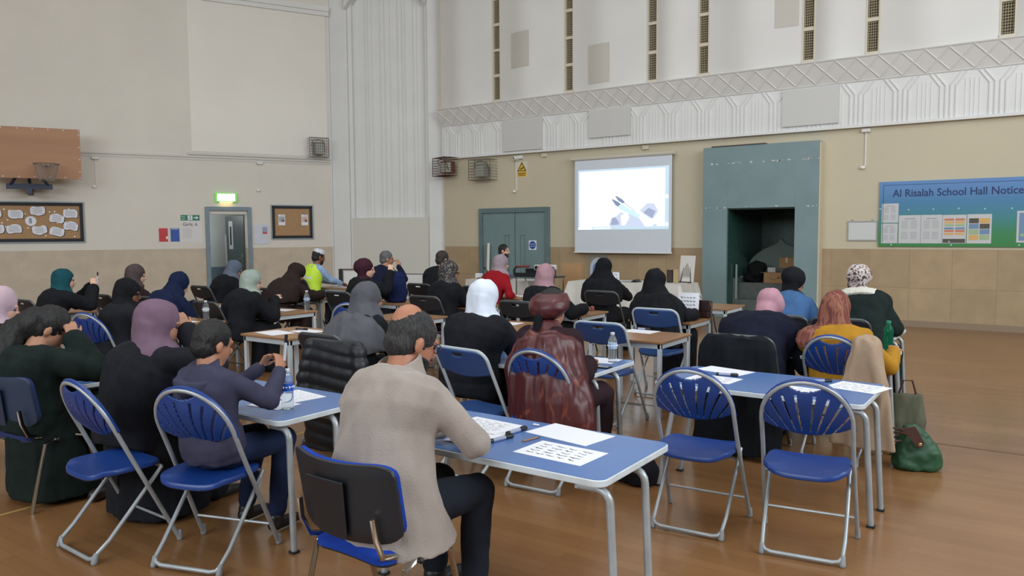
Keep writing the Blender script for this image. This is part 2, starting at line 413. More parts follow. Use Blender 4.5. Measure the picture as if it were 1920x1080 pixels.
for i, x in enumerate(strips[1:15] + [-11.80]):
    m = MB(); m.mat = 0; m.box((x-.10, -.02, ZB), (x+.10, 0, 9.6))
    m.mat = 2
    m.box((x-.11, -.11, ZB), (x-.085, 0, 9.6)); m.box((x+.085, -.11, ZB), (x+.11, 0, 9.6)); m.box((x-.11, -.12, ZB), (x+.11, 0, ZB+.07))
    z = ZB+.07
    while z < 9.5:
        m.box((x-.1, -.10, z+.50), (x+.1, 0, z+.56)); z += .56
    if i < 9 or i == 14:
        m.mat = 1; z = ZB+.1
        while z < 7.6: m.box((x-.085, -.065, z), (x+.085, -.055, z+.010)); z += .045
        for k in range(5): xx = x-.068+.034*k; m.box((xx-.004, -.07, ZB+.07), (xx+.004, -.058, 7.7))
    struct(place(m.build('trim_%d' % (40+i), [GRILLE_DARK, GRILLE, mat('strip_frame', '#D0C8B4', .6)]), MM))
# beige patches on the panels
for i, (x0, x1, z0, z1, yy) in enumerate(((-9.86, -9.40, 5.25, 6.02, -.37), (-7.93, -7.45, 4.72, 5.45, -.37), (-4.9, -4.45, 5.22, 5.9, -.37))):
    pass
def patch(a, b, x0, x1, z0, z1, i):
    a2 = a+.10; b2 = b-.10; m = MB(); n = 10; vs = []
    for z in (z0, z1):
        for k in range(n+1):
            x = x0+(x1-x0)*k/n; u = (x-a2)/(b2-a2); y = -.10-.075*math.sin(PI*u)-.06*math.exp(-((u-.42)/.22)**2); vs.append(V((x, y-.006, z)))
    m.add(vs, [(k, k+1, n+2+k, n+1+k) for k in range(n)])
    struct(place(m.build('trim_%d' % i, CREAM_P, smooth=True), MM))
patch(-10.25, -8.37, -9.80, -9.30, 5.20, 5.96, 60)
patch(-8.37, -6.48, -7.86, -7.36, 4.64, 5.42, 61)
patch(-5.43, -3.53, -4.10, -3.70, 5.2, 6.3, 62)
# skirting
struct(place(MB().box((-3.1, -.03, 0), (12, 0, .10)).build('baseboard_front', mat('skirting_stone', '#8D7A66', .6)), MM))
struct(place(MB().box((-21, -.03, 0), (2.40, 0, .10)).build('baseboard_left', mat('skirting_stone', '#8D7A66', .6)), LM))
# floor joints / old court lines
TAPE = mat('old_line_tape', '#A88A4A', .6)
struct(MB().box((-4.895, -6, 0), (-4.87, 13, .0015)).build('trim_70', TAPE))
struct(MB().box((-12, 6.48, 0), (10, 6.495, .0015)).build('trim_71', mat('dark_joint', '#5E4A34', .6)))

# --- double doors on the main wall
def door_frame(x0, x1, zt, th, M, name, m_):
    f = MB(); f.box((x0, -.05, 0), (x0+th, .12, zt)); f.box((x1-th, -.05, 0), (x1, .12, zt)); f.box((x0+th, -.05, zt-th), (x1-th, .12, zt))
    return place(f.build(name, m_, bevel=.006), M)
dr = MB(); dr.box((-10.72, -.012, .02), (-9.845, 0, 2.06)); d1 = place(dr.build('door_1', TEAL), MM); struct(d1)
dr = MB(); dr.box((-9.83, -.012, .02), (-9.02, 0, 2.06)); d2 = place(dr.build('door_2', TEAL), MM); struct(d2)
struct(door_frame(-10.84, -8.91, 2.165, .105, MM, 'trim_72', TEAL_D))
for x, d in ((-10.06, d1), (-9.63, d2)):
    h = MB()
    for a in (x-.06, x+.05): h.box((a, -.02, .6), (a+.012, -.012, 1.56))
    h.box((x-.06, -.02, 1.548), (x+.062, -.012, 1.56))
    h.build('pull_plate', TEAL_D, parent=d)
g = MB(); g.box((-9.845, -.006, .02), (-9.83, 0, 2.06)); struct(place(g.build('trim_73', BLACKP), MM))

# --- teal boxed surround of the niche, projecting 25 cm
sb = MB(); Y0 = -.25
sb.box((-5.36, Y0, 0), (-4.89, 0, 3.17)); sb.box((-3.67, Y0, 0), (-3.27, 0, 3.17)); sb.box((-4.89, Y0, 2.03), (-3.67, 0, 3.17))
struct(place(sb.build('wall_niche_surround', TEAL, bevel=.004), MM))
sb = MB(); sb.box((-5.20, Y0-.01, 3.17), (-4.2, 0, 3.19)); struct(place(sb.build('trim_74', mat('dark_board_edge', '#4A4A46', .8)), MM))
sb = MB(); sb.box((-3.27, Y0+.01, 0), (-3.25, 0, 3.15)); struct(place(sb.build('trim_75', mat('cream_edge', '#CFC3A8', .6)), MM))
ch = MB(); random.seed(3)
for z, xa, xb, nn in ((2.85, -5.3, -3.22, 26), (2.035, -5.32, -4.93, 7), (2.035, -3.6, -3.22, 4), (2.05, -4.7, -3.9, 4)):
    for k in range(nn):
        x = random.uniform(xa, xb); l = random.uniform(.008, .05); ch.box((x, Y0-.002, z+random.uniform(-.012, .012)), (x+l, Y0, z+random.uniform(.013, .028)))
struct(place(ch.build('trim_76', mat('bare_plaster', '#C9CCC8', .8)), MM))
# niche interior: green mosaic
def mosaic():
    m = bpy.data.materials.new('green_mosaic'); m.use_nodes = True; nt = m.node_tree; b = nt.nodes['Principled BSDF']; L = nt.links.new
    tc = nt.nodes.new('ShaderNodeTexCoord'); sp = nt.nodes.new('ShaderNodeSeparateXYZ'); L(tc.outputs['Object'], sp.inputs[0])
    ad = nt.nodes.new('ShaderNodeMath'); ad.operation = 'ADD'; L(sp.outputs[0], ad.inputs[0]); L(sp.outputs[1], ad.inputs[1])
    cb = nt.nodes.new('ShaderNodeCombineXYZ'); L(ad.outputs[0], cb.inputs[0]); L(sp.outputs[2], cb.inputs[1])
    br = nt.nodes.new('ShaderNodeTexBrick'); br.offset = 0; L(cb.outputs[0], br.inputs[0]); br.inputs['Scale'].default_value = 1
    br.inputs['Brick Width'].default_value = .028; br.inputs['Row Height'].default_value = .028; br.inputs['Mortar Size'].default_value = .0025
    br.inputs['Color1'].default_value = lin('#2A4A44'); br.inputs['Color2'].default_value = lin('#3C665C'); br.inputs['Mortar'].default_value = lin('#16221F')
    L(br.outputs[0], b.inputs['Base Color']); b.inputs['Roughness'].default_value = .3
    return m
MOS = mosaic()
ni = MB(); ni.box((-4.895, -.20, 0), (-4.880, .30, 2.02)); ni.box((-4.88, -.18, 2.01), (-3.68, .30, 2.025)); ni.box((-5.0, .3, 0), (-4.89, 1.9, 2.3)); ni.box((-3.1, .3, 0), (-3.0, 1.9, 2.3)); ni.box((-5.0, 1.9, 0), (-3.0, 2.0, 2.3)); ni.box((-5.0, .3, 2.2), (-3.0, 1.9, 2.3))
ni.box((-3.67, .28, 0), (-3.0, .32, 2.3))
struct(place(ni.build('wall_niche', MOS), MM))
# onion-topped backboard of the pulpit seat and carpeted steps in the niche
pu = empty('pulpit', 'grey carpeted pulpit with a pointed onion-shaped back inside the dark niche', 'pulpit', (-4.25, MAINY+1.1, 0))
arch = [(-.62, 0)]
for k in range(17):
    t = k/16; x = -.62+.62*t; arch.append((x, .98+.42*(math.sin(t*PI/2)**.7)*.85+.12*t**8))
arch = arch+[(-x, z) for x, z in reversed(arch[:-1])]
MB().prism(arch, 0, .06, Matrix.Rotation(PI/2, 4, 'X')).build('back_board', mat('grey_green_board', '#62716C', .7), parent=pu)
st = MB(); st.box((-.60, -.75, 0), (.62, -.05, .62)); st.box((-.66, -1.0, 0), (-.60, -.05, .72)); st.box((-.60, -1.0, 0), (.62, -.75, .32)); st.build('step_block', fabric('grey_carpet', '#5A605E'), parent=pu)
st = MB(); st.box((-.68, -.95, 0), (-.66, -.90, .95)); st.box((-.60, -.95, 0), (-.57, -.92, .98)); st.build('rail', mat('pale_rail', '#8E9A98', .5), parent=pu)

# --- doorway and corridor behind the left wall
struct(door_frame(2.42, 3.44, 2.245, .09, LM, 'trim_77', FRAME_GREY))
co = MB(); co.mat = 0
co.box((1.2, 2.0, .78), (5.2, 2.1, 2.6)); co.box((1.2, .25, 2.4), (5.2, 2.1, 2.5)); co.box((1.1, .25, .78), (1.2, 2.1, 2.6)); co.box((5.2, .25, .78), (5.3, 2.1, 2.6))
co.mat = 1; co.box((1.2, 2.0, 0), (5.2, 2.1, .78)); co.box((1.1, .25, 0), (1.2, 2.1, .78)); co.box((5.2, .25, 0), (5.3, 2.1, .78))
co.mat = 2; co.box((1.1, .25, -.02), (5.3, 2.1, 0))
struct(place(co.build('wall_corridor', [mat('corridor_white', '#C4CCCA', .6), mat('corridor_blue', '#667B8A', .6), TAPE]), LM))
lf = MB(); lf.box((0, -.02, .02), (.86, .02, 2.05)); lf = lf.build('door_3', mat('dark_door', '#454F51', .4)); struct(lf)
lf.matrix_world = LM @ Matrix.Translation((3.33, .27, 0)) @ Matrix.Rotation(math.radians(110), 4, 'Z')
v_ = MB(); v_.box((.50, .02, 1.25), (.68, .032, 1.93)); v_.build('vision_panel_frame', mat('door_trim_pale', '#AEB4B4', .5), parent=lf)
v_ = MB(); v_.box((.555, .03, 1.35), (.625, .036, 1.80)); v_.build('vision_glass', BLACKP, parent=lf)
v_ = MB(); v_.box((.80, .02, .3), (.83, .05, 1.6)); v_.build('door_edge_bar', mat('door_trim_pale', '#AEB4B4', .5), parent=lf)
v_ = MB(); v_.box((.05, .02, .95), (.13, .03, 1.15)); v_.box((.06, .03, 1.02), (.2, .06, 1.05)); v_.build('door_handle', CHR, parent=lf)
l = bpy.data.lights.new('corridor_light', 'POINT'); l.energy = 22; l.shadow_soft_size = .3; lo = bpy.data.objects.new('corridor_light', l); col.objects.link(lo); lo.location = LM @ V((2.2, 1.0, 2.2))

# ================================================================== THINGS ON THE LEFT WALL
def wmesh(mb, name, mats, M, parent=None, **k):
    o = mb.build(name, mats, parent=parent, **k)
    if not parent: o.matrix_world = M
    return o
def sheet(mb, x0, x1, z0, z1, y=-.004, th=.003): mb.box((x0, y-th, z0), (x1, y, z1))
def scribble(mb, x0, x1, z0, z1, rows, y, h=.35, seed=1, gap=.12):
    rr = random.Random(seed)
    dz = (z1-z0)/rows
    for r in range(rows):
        z = z1-(r+.5)*dz; x = x0
        while x < x1:
            l = rr.uniform(.05, .2)*(x1-x0); xe = min(x1, x+l)
            mb.box((x, y-.001, z-dz*h/2), (xe, y, z+dz*h/2)); x = xe+gap*rr.uniform(.2, 1)*(x1-x0)*.3
# exit light box
ex = empty('exit_light', 'lit green and white exit light box above the open doorway', 'exit light'); ex.matrix_world = LM @ Matrix.Translation((2.88, 0, 2.46))
MB().box((-.235, -.10, -.105), (.235, 0, .105)).build('housing', mat('exit_green_glow', '#78D060', .4, emit='#6CD848', estr=.45), parent=ex, bevel=.01)
MB().box((-.19, -.104, -.08), (.19, -.10, .08)).build('lit_panel', mat('exit_panel', '#FFFFFF', .4, emit='#FFFFF2', estr=4), parent=ex)
MB().box((-.14, -.085, -.112), (.14, -.03, -.105)).build('down_lens', mat('down_lens', '#FFE8B0', .4, emit='#FFD890', estr=6), parent=ex)
# fire exit plate, Girls: 6 notice, red and blue sheets
fx = empty('fire_exit_sign', 'green fire exit plate with running figure and arrow left of the doorway', 'sign'); fx.matrix_world = LM @ Matrix.Translation((1.90, 0, 1.93))
MB().box((0, -.006, 0), (.40, 0, .125)).build('plate', mat('sign_green', '#1F7A5C', .5), parent=fx)
t = MB(); T = Matrix.Translation((0, -.008, 0)) @ Matrix.Rotation(PI/2, 4, 'X')
text_into(t, 'Fire', .05, T @ Matrix.Translation((.015, .068, 0))); text_into(t, 'exit', .05, T @ Matrix.Translation((.015, .02, 0)))
t.box((.15, -.008, .01), (.25, -.007, .115)); t.prism([(.28,.05),(.33,.05),(.33,.025),(.38,.0625),(.33,.10),(.33,.075),(.28,.075)], .006, .008, Matrix.Rotation(PI/2, 4, 'X'))
t.build('lettering', PAPER, parent=fx)
t = MB(); t.ell((.205, -.009, .095), (.011, .002, .011), nu=10, nv=6); t.tube([(.205,-.009,.085),(.195,-.009,.055),(.175,-.009,.03),(.16,-.009,.03)], .008, 5, .4); t.tube([(.197,-.009,.055),(.22,-.009,.04),(.215,-.009,.018)], .007, 5, .4); t.tube([(.18,-.009,.075),(.2,-.009,.08),(.225,-.009,.065)], .006, 5, .4)
t.build('running_figure', mat('sign_green', '#1F7A5C', .5), parent=fx)
nb = empty('paper_notice', 'white notice reading Girls: 6 left of the open doorway', 'notice'); nb.matrix_world = LM @ Matrix.Translation((1.88, 0, 1.42))
m = MB(); m.box((0, -.004, 0), (.47, 0, .50)); m.mat = 1; scribble(m, .06, .25, .1, .34, 8, -.004, .2, 3); m.build('sheet', [mat('grey_white_card', '#D5D3D2', .5), GREYINK], parent=nb)
m = MB(); text_into(m, 'Girls: 6', .105, T @ Matrix.Translation((.06, .39, 0)) @ Matrix.Translation((0, 0, 0)))
m.build('lettering', mat('charcoal_print', '#4A4A50', .6), parent=nb)

for nm, x, c, lb in (('red_leaflet', 1.44, '#C03038', 'plain red leaflet taped to the ivory wall left of the blue one'), ('blue_leaflet', 1.68, '#2450A0', 'plain blue leaflet taped to the ivory wall beside the red one')):
    o = empty('leaflet', lb, 'leaflet', group='leaflets left of the doorway'); o.matrix_world = LM @ Matrix.Translation((x, 0, 1.455))
    MB().box((0, -.004, 0), (.185, 0, .30)).build('sheet', mat(nm, c, .5), parent=o)
    q = MB(); 
    if c == '#C03038': q.box((.145, -.006, .06), (.185, -.004, .12))
    else: q.box((.02, -.006, .275), (.165, -.004, .285))
    q.build('sticker', PAPER, parent=o)
# plastic-pocketed notices right of the doorway
pk = empty('notice_pocket', 'crinkled plastic pocket of white notices between the doorway and the small pinboard', 'notice'); pk.matrix_world = LM @ Matrix.Translation((3.49, 0, 1.38))
m = MB(); n = 8; vs = []
for j in range(n+1):
    for i in range(n+1): vs.append(V((.34*i/n, -.012-.012*noise.noise(V((i*.9, j*.9, 3))), .46*j/n)))
m.add(vs, [(j*(n+1)+i, j*(n+1)+i+1, (j+1)*(n+1)+i+1, (j+1)*(n+1)+i) for j in range(n) for i in range(n)]); m.build('pocket', mat('glossy_pocket', '#CED2DC', .12), parent=pk, smooth='all')
m = MB(); m.mat = 0; m.box((.20, -.028, .28), (.30, -.026, .40)); m.mat = 1; m.box((.20, -.029, .24), (.30, -.026, .28)); m.build('red_notice', [mat('pale_blue_notice', '#8E96AE', .4), mat('red_leaflet', '#C03038', .5)], parent=pk)
# pinboards
KRAFT = mat('brown_hessian', '#A98763', .9, var=.06, vscale=20, bump=.2, bscale=300)
BORDER = mat('black_scalloped_border', '#2B2B30', .8)
BFRAME = mat('pinboard_frame', '#8C9A9E', .4)
def pinboard(label, x0, x1, z0, z1, M, papers):
    e = empty('pinboard', label, 'pinboard'); e.matrix_world = M @ Matrix.Translation((x0, 0, z0)); w = x1-x0; h = z1-z0
    MB().box((.02, -.02, .02), (w-.02, 0, h-.02)).build('board', KRAFT, parent=e)
    f = MB(); f.box((0,-.03,0),(w,0,.025)); f.box((0,-.03,h-.025),(w,0,h)); f.box((0,-.03,.025),(.025,0,h-.025)); f.box((w-.025,-.03,.025),(w,0,h-.025)); f.build('frame', BFRAME, parent=e, bevel=.003)
    b = MB(); t_ = .055
    b.box((.025,-.023,.025),(w-.025,-.02,.025+t_)); b.box((.025,-.023,h-.025-t_),(w-.025,-.02,h-.025)); b.box((.025,-.023,.025),(.025+t_,-.02,h-.025)); b.box((w-.025-t_,-.023,.025),(w-.025,-.02,h-.025))
    x = .06
    RX = Matrix.Rotation(PI/2, 4, 'X')
    def disc(cx, cz): b.prism([(cx+.02*math.cos(a*PI/4), cz+.02*math.sin(a*PI/4)) for a in range(8)], .02, .0235, RX)
    while x < w-.05:
        disc(x, .025+t_); disc(x, h-.025-t_); x += .042
    z = .08
    while z < h-.07:
        disc(.025+t_, z); disc(w-.025-t_, z); z += .042
    b.build('scalloped_border', BORDER, parent=e)
    papers(e, w, h); return e
def wave_papers(e, w, h):
    rr = random.Random(5); RX = Matrix.Rotation(PI/2, 4, 'X')
    spots = [(1.42,.62,-.1),(1.42,.36,-.2),(1.17,.52,-.15),(1.16,.24,-.15),(.83,.67,.05),(.85,.27,.1),(.44,.60,-.1),(.40,.30,.05),(-.04+.1,.62,.1),(.1,.3,.1)]
    for k, (px, pz_, ro) in enumerate(spots):
        px = px-1.58+w-.10
        if px < .15: continue
        pts = []
        for a in range(20):
            an = 2*PI*a/20; cx, sn = math.cos(an), math.sin(an)
            x = .135*math.copysign(abs(cx)**.5, cx); z = .088*math.copysign(abs(sn)**.5, sn)+.014*math.sin(x*30+k)
            pts.append((px+x*math.cos(ro)-z*math.sin(ro), pz_+x*math.sin(ro)+z*math.cos(ro)))
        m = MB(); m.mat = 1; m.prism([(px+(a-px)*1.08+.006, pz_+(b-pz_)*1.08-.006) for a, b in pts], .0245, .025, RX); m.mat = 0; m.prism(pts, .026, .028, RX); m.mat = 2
        for r in range(5):
            zz = pz_+.055-.026*r; l = rr.uniform(.07, .10); R2 = Matrix.Translation((px, 0, pz_)) @ Matrix.Rotation(-ro, 4, 'Y') @ Matrix.Translation((-px, 0, -pz_))
            m.box((px-l, -.0295, zz-.005), (px+l, -.0285, zz+.004), R2)
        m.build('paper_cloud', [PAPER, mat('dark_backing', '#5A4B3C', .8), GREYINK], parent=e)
    m = MB(); m.mat = 0; m.prism([(w-.98+.10*math.cos(a*PI/10), .46+.10*math.sin(a*PI/10)) for a in range(20)], .026, .029, RX); m.mat = 1; m.box((w-1.01, -.031, .41), (w-.96, -.029, .52)); m.build('round_paper', [PAPER, GREYINK], parent=e)
    m = MB()
    for k in range(22):
        cx, cz = rr.uniform(.2, w-.15), rr.uniform(.12, h-.12); m.prism([(cx+.016*math.cos(a*PI/4), cz+.016*math.sin(a*PI/4)) for a in range(8)], .0205, .022, RX)
    m.build('paper_dots', PAPER, parent=e)
pinboard('wide brown pinboard with white cloud-shaped papers and black scalloped border', -2.3, 0, 1.45, 2.32, LM, wave_papers)
def two_papers(e, w, h):
    for x, cs in ((.17, ('#8FA3A6', '#7C4A38')), (.72, ('#C9A79A', '#6A5048'))):
        m = MB(); m.mat = 0; m.box((x, -.026, .34), (x+.16, -.023, .60)); m.mat = 1; m.box((x+.015, -.028, .42), (x+.145, -.026, .55)); m.mat = 2; m.box((x+.08, -.030, .42), (x+.14, -.028, .48)); m.mat = 3; m.box((x+.05, -.031, .565), (x+.15, -.026, .60))
        m.build('leaflet', [PAPER, mat('lf'+cs[0], cs[0], .4), mat('lf'+cs[1], cs[1], .4), mat('glossy_pocket', '#CED2DC', .12)], parent=e)
pinboard('small square brown pinboard with two little leaflets beside the doorway', 3.89, 4.90, 1.48, 2.31, LM, two_papers)
# basketball backboard and hoop
bb = empty('basketball_backboard', 'brown plywood basketball backboard with rim and net on the ivory wall', 'basketball hoop'); bb.matrix_world = LM
PLY = mat('plywood_orange_brown', '#A67A5A', .5, var=.08, vscale=2, stretch=(.3, 1, 3))
MB().box((-1.95, -.72, 2.75), (-.02, -.70, 3.76)).build('board', PLY, parent=bb)
m = MB()
for k in range(8): m.ell((-1.9+.265*k, -.725, 3.73), (.012, .004, .012), nu=6, nv=4); m.ell((-1.9+.265*k, -.725, 2.78), (.012, .004, .012), nu=6, nv=4)
for k in range(4): m.ell((-.045, -.725, 2.9+.25*k), (.012, .004, .012), nu=6, nv=4)
m.build('screws', PAPER, parent=bb)
m = MB(); m.tube([(-.62+.225*math.cos(a*PI/12), -1.02+.225*math.sin(a*PI/12), 3.02) for a in range(24)], .010, 6, closed=True); m.box((-.68, -.80, 3.0), (-.56, -.72, 3.03)); m.build('rim', mat('worn_steel_rim', '#8A8684', .3, metal=.7), parent=bb)
m = MB()
for k in range(16):
    for sg in (-1, 1):
        p = []
        for j in range(7): a = 2*PI*k/16+sg*j*.2; r = .22-.015*j; p.append((-.62+r*math.cos(a), -1.02+r*math.sin(a), 3.02-.055*j))
        m.tube(p, .004, 4)
m.build('net', mat('grey_cord_net', '#8E8C88', .9), parent=bb)
m = MB(); m.box((-1.35, -.45, 2.55), (-.55, -.35, 2.66)); m.box((-1.0, -.7, 2.45), (-.90, 0, 2.56)); m.tube([(-1.3, -.4, 2.6), (-1.05, -.68, 2.95)], .03); m.tube([(-.6, -.4, 2.6), (-.85, -.68, 2.95)], .03); m.tube([(-.95, 0, 2.5), (-.95, -.7, 2.9)], .03)
m.build('bracket', mat('dark_blue_steel', '#2E3A50', .5), parent=bb)
# hanging pull switches
def pull(label, M, x, zt, zb):
    e = empty('alarm_cord_pull', label, 'switch'); e.matrix_world = M @ Matrix.Translation((x, 0, zt))
    MB().box((-.07, -.06, -.03), (.07, 0, .03)).build('housing', PANELW, parent=e, bevel=.01)
    m = MB(); m.box((-.012, -.02, zb-zt), (.012, 0, -.03)); m.build('conduit', PANELW, parent=e)
    m = MB(); m.ell((-.04, -.03, zb-zt-.02), (.045, .03, .03), nu=10, nv=6); m.build('sensor', mat('white_gloss', '#EDEDE8', .2), parent=e)
pull('white conduit and sensor dropping above the small pinboard', LM, 3.66, 3.28, 2.66)
pull('faint white conduit on the ivory wall beside the basketball backboard', LM, .25, 3.26, 2.67)
pull('white conduit dropping on the cream wall right of the teal niche box', MM, -2.58, 3.30, 2.70)
pull('short white conduit above the double doors beside the yellow warning sign', MM, -9.80, 3.24, 2.55)
# yellow poster in the corridor
o = MB(); o.mat = 0; o.box((0, -.004, 0), (.13, 0, .38)); o.mat = 1; o.box((.02, -.006, .30), (.11, -.004, .34)); o.prism([(.03,.1),(.10,.1),(.065,.22)], .004, .006, Matrix.Rotation(PI/2, 4, 'X'))
o = o.build('poster', [mat('poster_yellow', '#C49A3C', .5), BLACKP]); o.matrix_world = LM @ Matrix.Translation((2.11, 2.0, 1.38)); tag(o, 'yellow and black warning poster on the corridor wall seen through the doorway', 'poster')

# ================================================================== CAGED FLOODLIGHTS
def cage_light(label, M, w, h, d, body, wire, tilt=0):
    e = empty('floodlight', label, 'light'); e.matrix_world = M
    m = MB(); n = 9
    for k in range(n+1):
        x = -w/2+w*k/n; m.tube([(x, 0, -h/2), (x, -d, -h/2), (x, -d, h/2), (x, 0, h/2)], .0045, 4)
    for k in range(8):
        z = -h/2+h*k/7; m.tube([(-w/2, 0, z), (-w/2, -d, z), (w/2, -d, z), (w/2, 0, z)], .0045, 4)
    for x in (-w/2, w/2): m.tube([(x, -d, -h/2), (x, -d, h/2)], .010, 5)
    for z in (-h/2, h/2): m.tube([(-w/2, -d, z), (w/2, -d, z)], .010, 5)
    m.build('wire_cage', wire, parent=e)
    m = MB(); R_ = Matrix.Rotation(math.radians(tilt), 4, 'Z'); m.box((-w*.28, -d*.7, -h*.36), (w*.28, -d*.25, h*.30), R_); m.box((-w*.2, -d*.25, -h*.2), (w*.2, 0, h*.15)); m.build('lamp_body', body, parent=e, bevel=.02)
    m = MB(); m.box((-w*.24, -d*.72, -h*.30), (w*.24, -d*.7, h*.22), R_)
    m.build('lamp_glass', mat('ribbed_lamp_glass', '#B9BCB6', .25, bump=.4, bscale=60), parent=e)
    m = MB(); m.tube([(-w*.35, -d*.6, h*.1), (-w*.3, -d*.8, h*.36), (0, -d*.8, h*.42), (w*.3, -d*.8, h*.30), (w*.36, -d*.6, -h*.2)], .009, 6); m.build('yoke', mat('dark_yoke', '#3E3C3A', .5), parent=e)
GB = mat('grey_lamp_body', '#8B8983', .5); WIRE = mat('grey_wire', '#6A6660', .5)
cage_light('caged floodlight on the ivory left wall by the white corner', LM @ Matrix.Translation((5.02, 0, 3.69)), .46, .46, .28, GB, WIRE, 10)
cage_light('rust-brown caged floodlight at the corner of the cream wall', MM @ Matrix.Translation((-11.62, -.05, 3.16)) @ Matrix.Rotation(math.radians(-20), 4, 'Z'), .58, .42, .35, mat('rust_lamp', '#6B4338', .7), mat('rust_wire', '#4A2E28', .7), 25)
cage_light('grey caged floodlight on the cream wall above the double doors', MM @ Matrix.Translation((-10.62, 0, 3.04)), .60, .46, .30, GB, WIRE, -15)

# ================================================================== THINGS ON THE MAIN WALL
sc = empty('projector_screen', 'white pull-down projector screen showing a hand with two pens', 'projector screen'); sc.matrix_world = MM @ Matrix.Translation((0, -.12, 0))
SCR = mat('screen_fabric', '#D4DCE6', .7)
MB().box((-8.22, -.004, 1.19), (-6.04, 0, 3.10)).build('fabric', SCR, parent=sc)
m = MB(); m.tube([(-8.30, 0, 3.14), (-5.98, 0, 3.14)], .04, 10); m.build('roller_case', mat('screen_case', '#C8C2B4', .5), parent=sc)
m = MB(); m.box((-8.24, 0, 3.11), (-8.20, .12, 3.17)); m.box((-6.08, 0, 3.11), (-6.04, .12, 3.17)); m.build('wall_bracket', PANELW, parent=sc)
m = MB(); m.tube([(-8.24, -.01, 1.185), (-6.02, -.01, 1.185)], .014, 8); m.build('bottom_bar', PANELW, parent=sc)
def em(name, c, s_): return mat(name, c, .8, emit=c, estr=s_)
RX = Matrix.Rotation(PI/2, 4, 'X')
MB().box((-8.14, -.006, 1.66), (-6.10, -.004, 2.90)).build('projected_desktop', em('proj_edge', '#BFD6E6', .55), parent=sc)
MB().box((-8.10, -.008, 1.72), (-6.18, -.006, 2.86)).build('projected_picture', em('proj_white', '#F4FBFF', 1.0), parent=sc)
def S(u, v): return (-8.10+1.92*u, 2.86-1.14*v)
def pic(polys, name, c, s_, lift):
    m = MB()
    for p in polys: m.prism([S(*q) for q in reversed(p)], .008+lift, .0085+lift, RX)
    m.build(name, em(name, c, s_), parent=sc)
pic([[(0,.12),(.03,.14),(.05,.3),(.03,.42),(0,.4)]], 'cyan_tint', '#D4F4FA', .9, 0)
pic([[(.36,.98),(.38,.86),(.46,.80),(.50,.74),(.56,.78),(.62,.76),(.70,.78),(.74,.88),(.84,.93),(.93,.98),(.90,1.0),(.38,1.0)], [(.72,.72),(.80,.60),(.88,.60),(.93,.74),(.87,.88),(.80,.84)]], 'hand_shadow', '#BCC6DC', .72, .001)
pic([[(.38,.97),(.40,.84),(.44,.84),(.48,.92),(.47,.97)]], 'dark_shadow', '#98A2BE', .62, .0015)
pic([[(.76,.76),(.82,.68),(.90,.74),(.86,.86)]], 'dark_shadow', '#98A2BE', .62, .0015)
pic([[(.86,.02),(1,.02),(1,.3),(.93,.2)]], 'cyan_tint', '#D4F4FA', .9, 0)
pic([[(.50,.80),(.58,.76),(.60,.84),(.55,.98),(.51,.98)], [(.68,.78),(.74,.76),(.90,.93),(.86,1.0),(.78,1.0)]], 'fingers', '#E4F1F6', .9, .002)
pic([[(.39,.51),(.44,.545),(.53,.62),(.73,.80),(.71,.86),(.52,.72),(.44,.63)]], 'marker_barrel', '#BBD6E6', .8, .0025)
pic([[(.39,.51),(.41,.51),(.47,.56),(.50,.60),(.47,.64),(.44,.62)], [(.43,.455),(.46,.46),(.52,.52),(.55,.57),(.52,.59),(.47,.54)]], 'marker_tips', '#7E8CAC', .55, .003)
pic([[(.55,.57),(.52,.59),(.66,.74),(.69,.74)]], 'pen_barrel', '#CFCBC8', .8, .003)
lines = [[(.12,.145),(.25,.10),(.255,.105),(.125,.152)], [(.36,.02),(.40,.01),(.40,.02),(.365,.03)]]
pic(lines, 'faint_writing', '#D6DEE8', .8, .003)
m = MB(); m.box((-6.165, -.009, 2.27), (-6.11, -.007, 2.33)); m.box((-6.16, -.009, 1.73), (-6.11, -.007, 1.79)); m.box((-8.13, -.009, 1.665), (-7.80, -.007, 1.705))
for k in range(9): m.box((-7.76+.045*k, -.009, 1.672), (-7.735+.045*k, -.007, 1.70))
m.build('desktop_icons', em('proj_white', '#F4FBFF', 1.0), parent=sc)
# blue fire door disc sign
e = empty('fire_door_sign', 'white square plate with blue disc on the right-hand teal door', 'sign'); e.matrix_world = MM @ Matrix.Translation((-9.365, -.012, 1.33))
MB().box((-.10, -.004, -.105), (.10, 0, .105)).build('plate', PAPER, parent=e)
MB().prism([(.088*math.cos(a*PI/14), .088*math.sin(a*PI/14)) for a in range(28)], .004, .0055, RX).build('disc', mat('mandatory_blue', '#1E4FA0', .4), parent=e)
t = MB(); text_into(t, 'Fire door', .036, Matrix.Translation((0, -.007, .012)) @ RX, align='CENTER'); text_into(t, 'keep shut', .036, Matrix.Translation((0, -.007, -.032)) @ RX, align='CENTER'); t.build('lettering', PAPER, parent=e)
# yellow warning sign
e = empty('warning_sign', 'yellow triangular warning sign on the cream wall above the double doors', 'sign'); e.matrix_world = MM @ Matrix.Translation((-9.65, 0, 2.83))
MB().box((-.13, -.004, 0), (.14, 0, .36)).build('plate', mat('cream_card', '#D8D0B8', .4), parent=e, bevel=.001)
m = MB(); m.mat = 0; m.prism([(-.125,.14),(.125,.14),(0,.35)], .004, .005, RX); m.mat = 1; m.prism([(-.095,.155),(.095,.155),(0,.315)], .005, .006, RX); m.mat = 0; m.prism([(-.05,.17),(.05,.21),(.055,.235),(-.04,.195)], .006, .007, RX); m.mat = 1; m.box((-.12, -.006, .02), (.125, -.004, .13)); m.mat = 0; m.box((-.10, -.007, .085), (.10, -.006, .10)); m.box((-.08, -.007, .05), (.08, -.006, .062))
m.build('warning_triangle', [BLACKP, mat('warning_yellow', '#D9AE3A', .4)], parent=e)
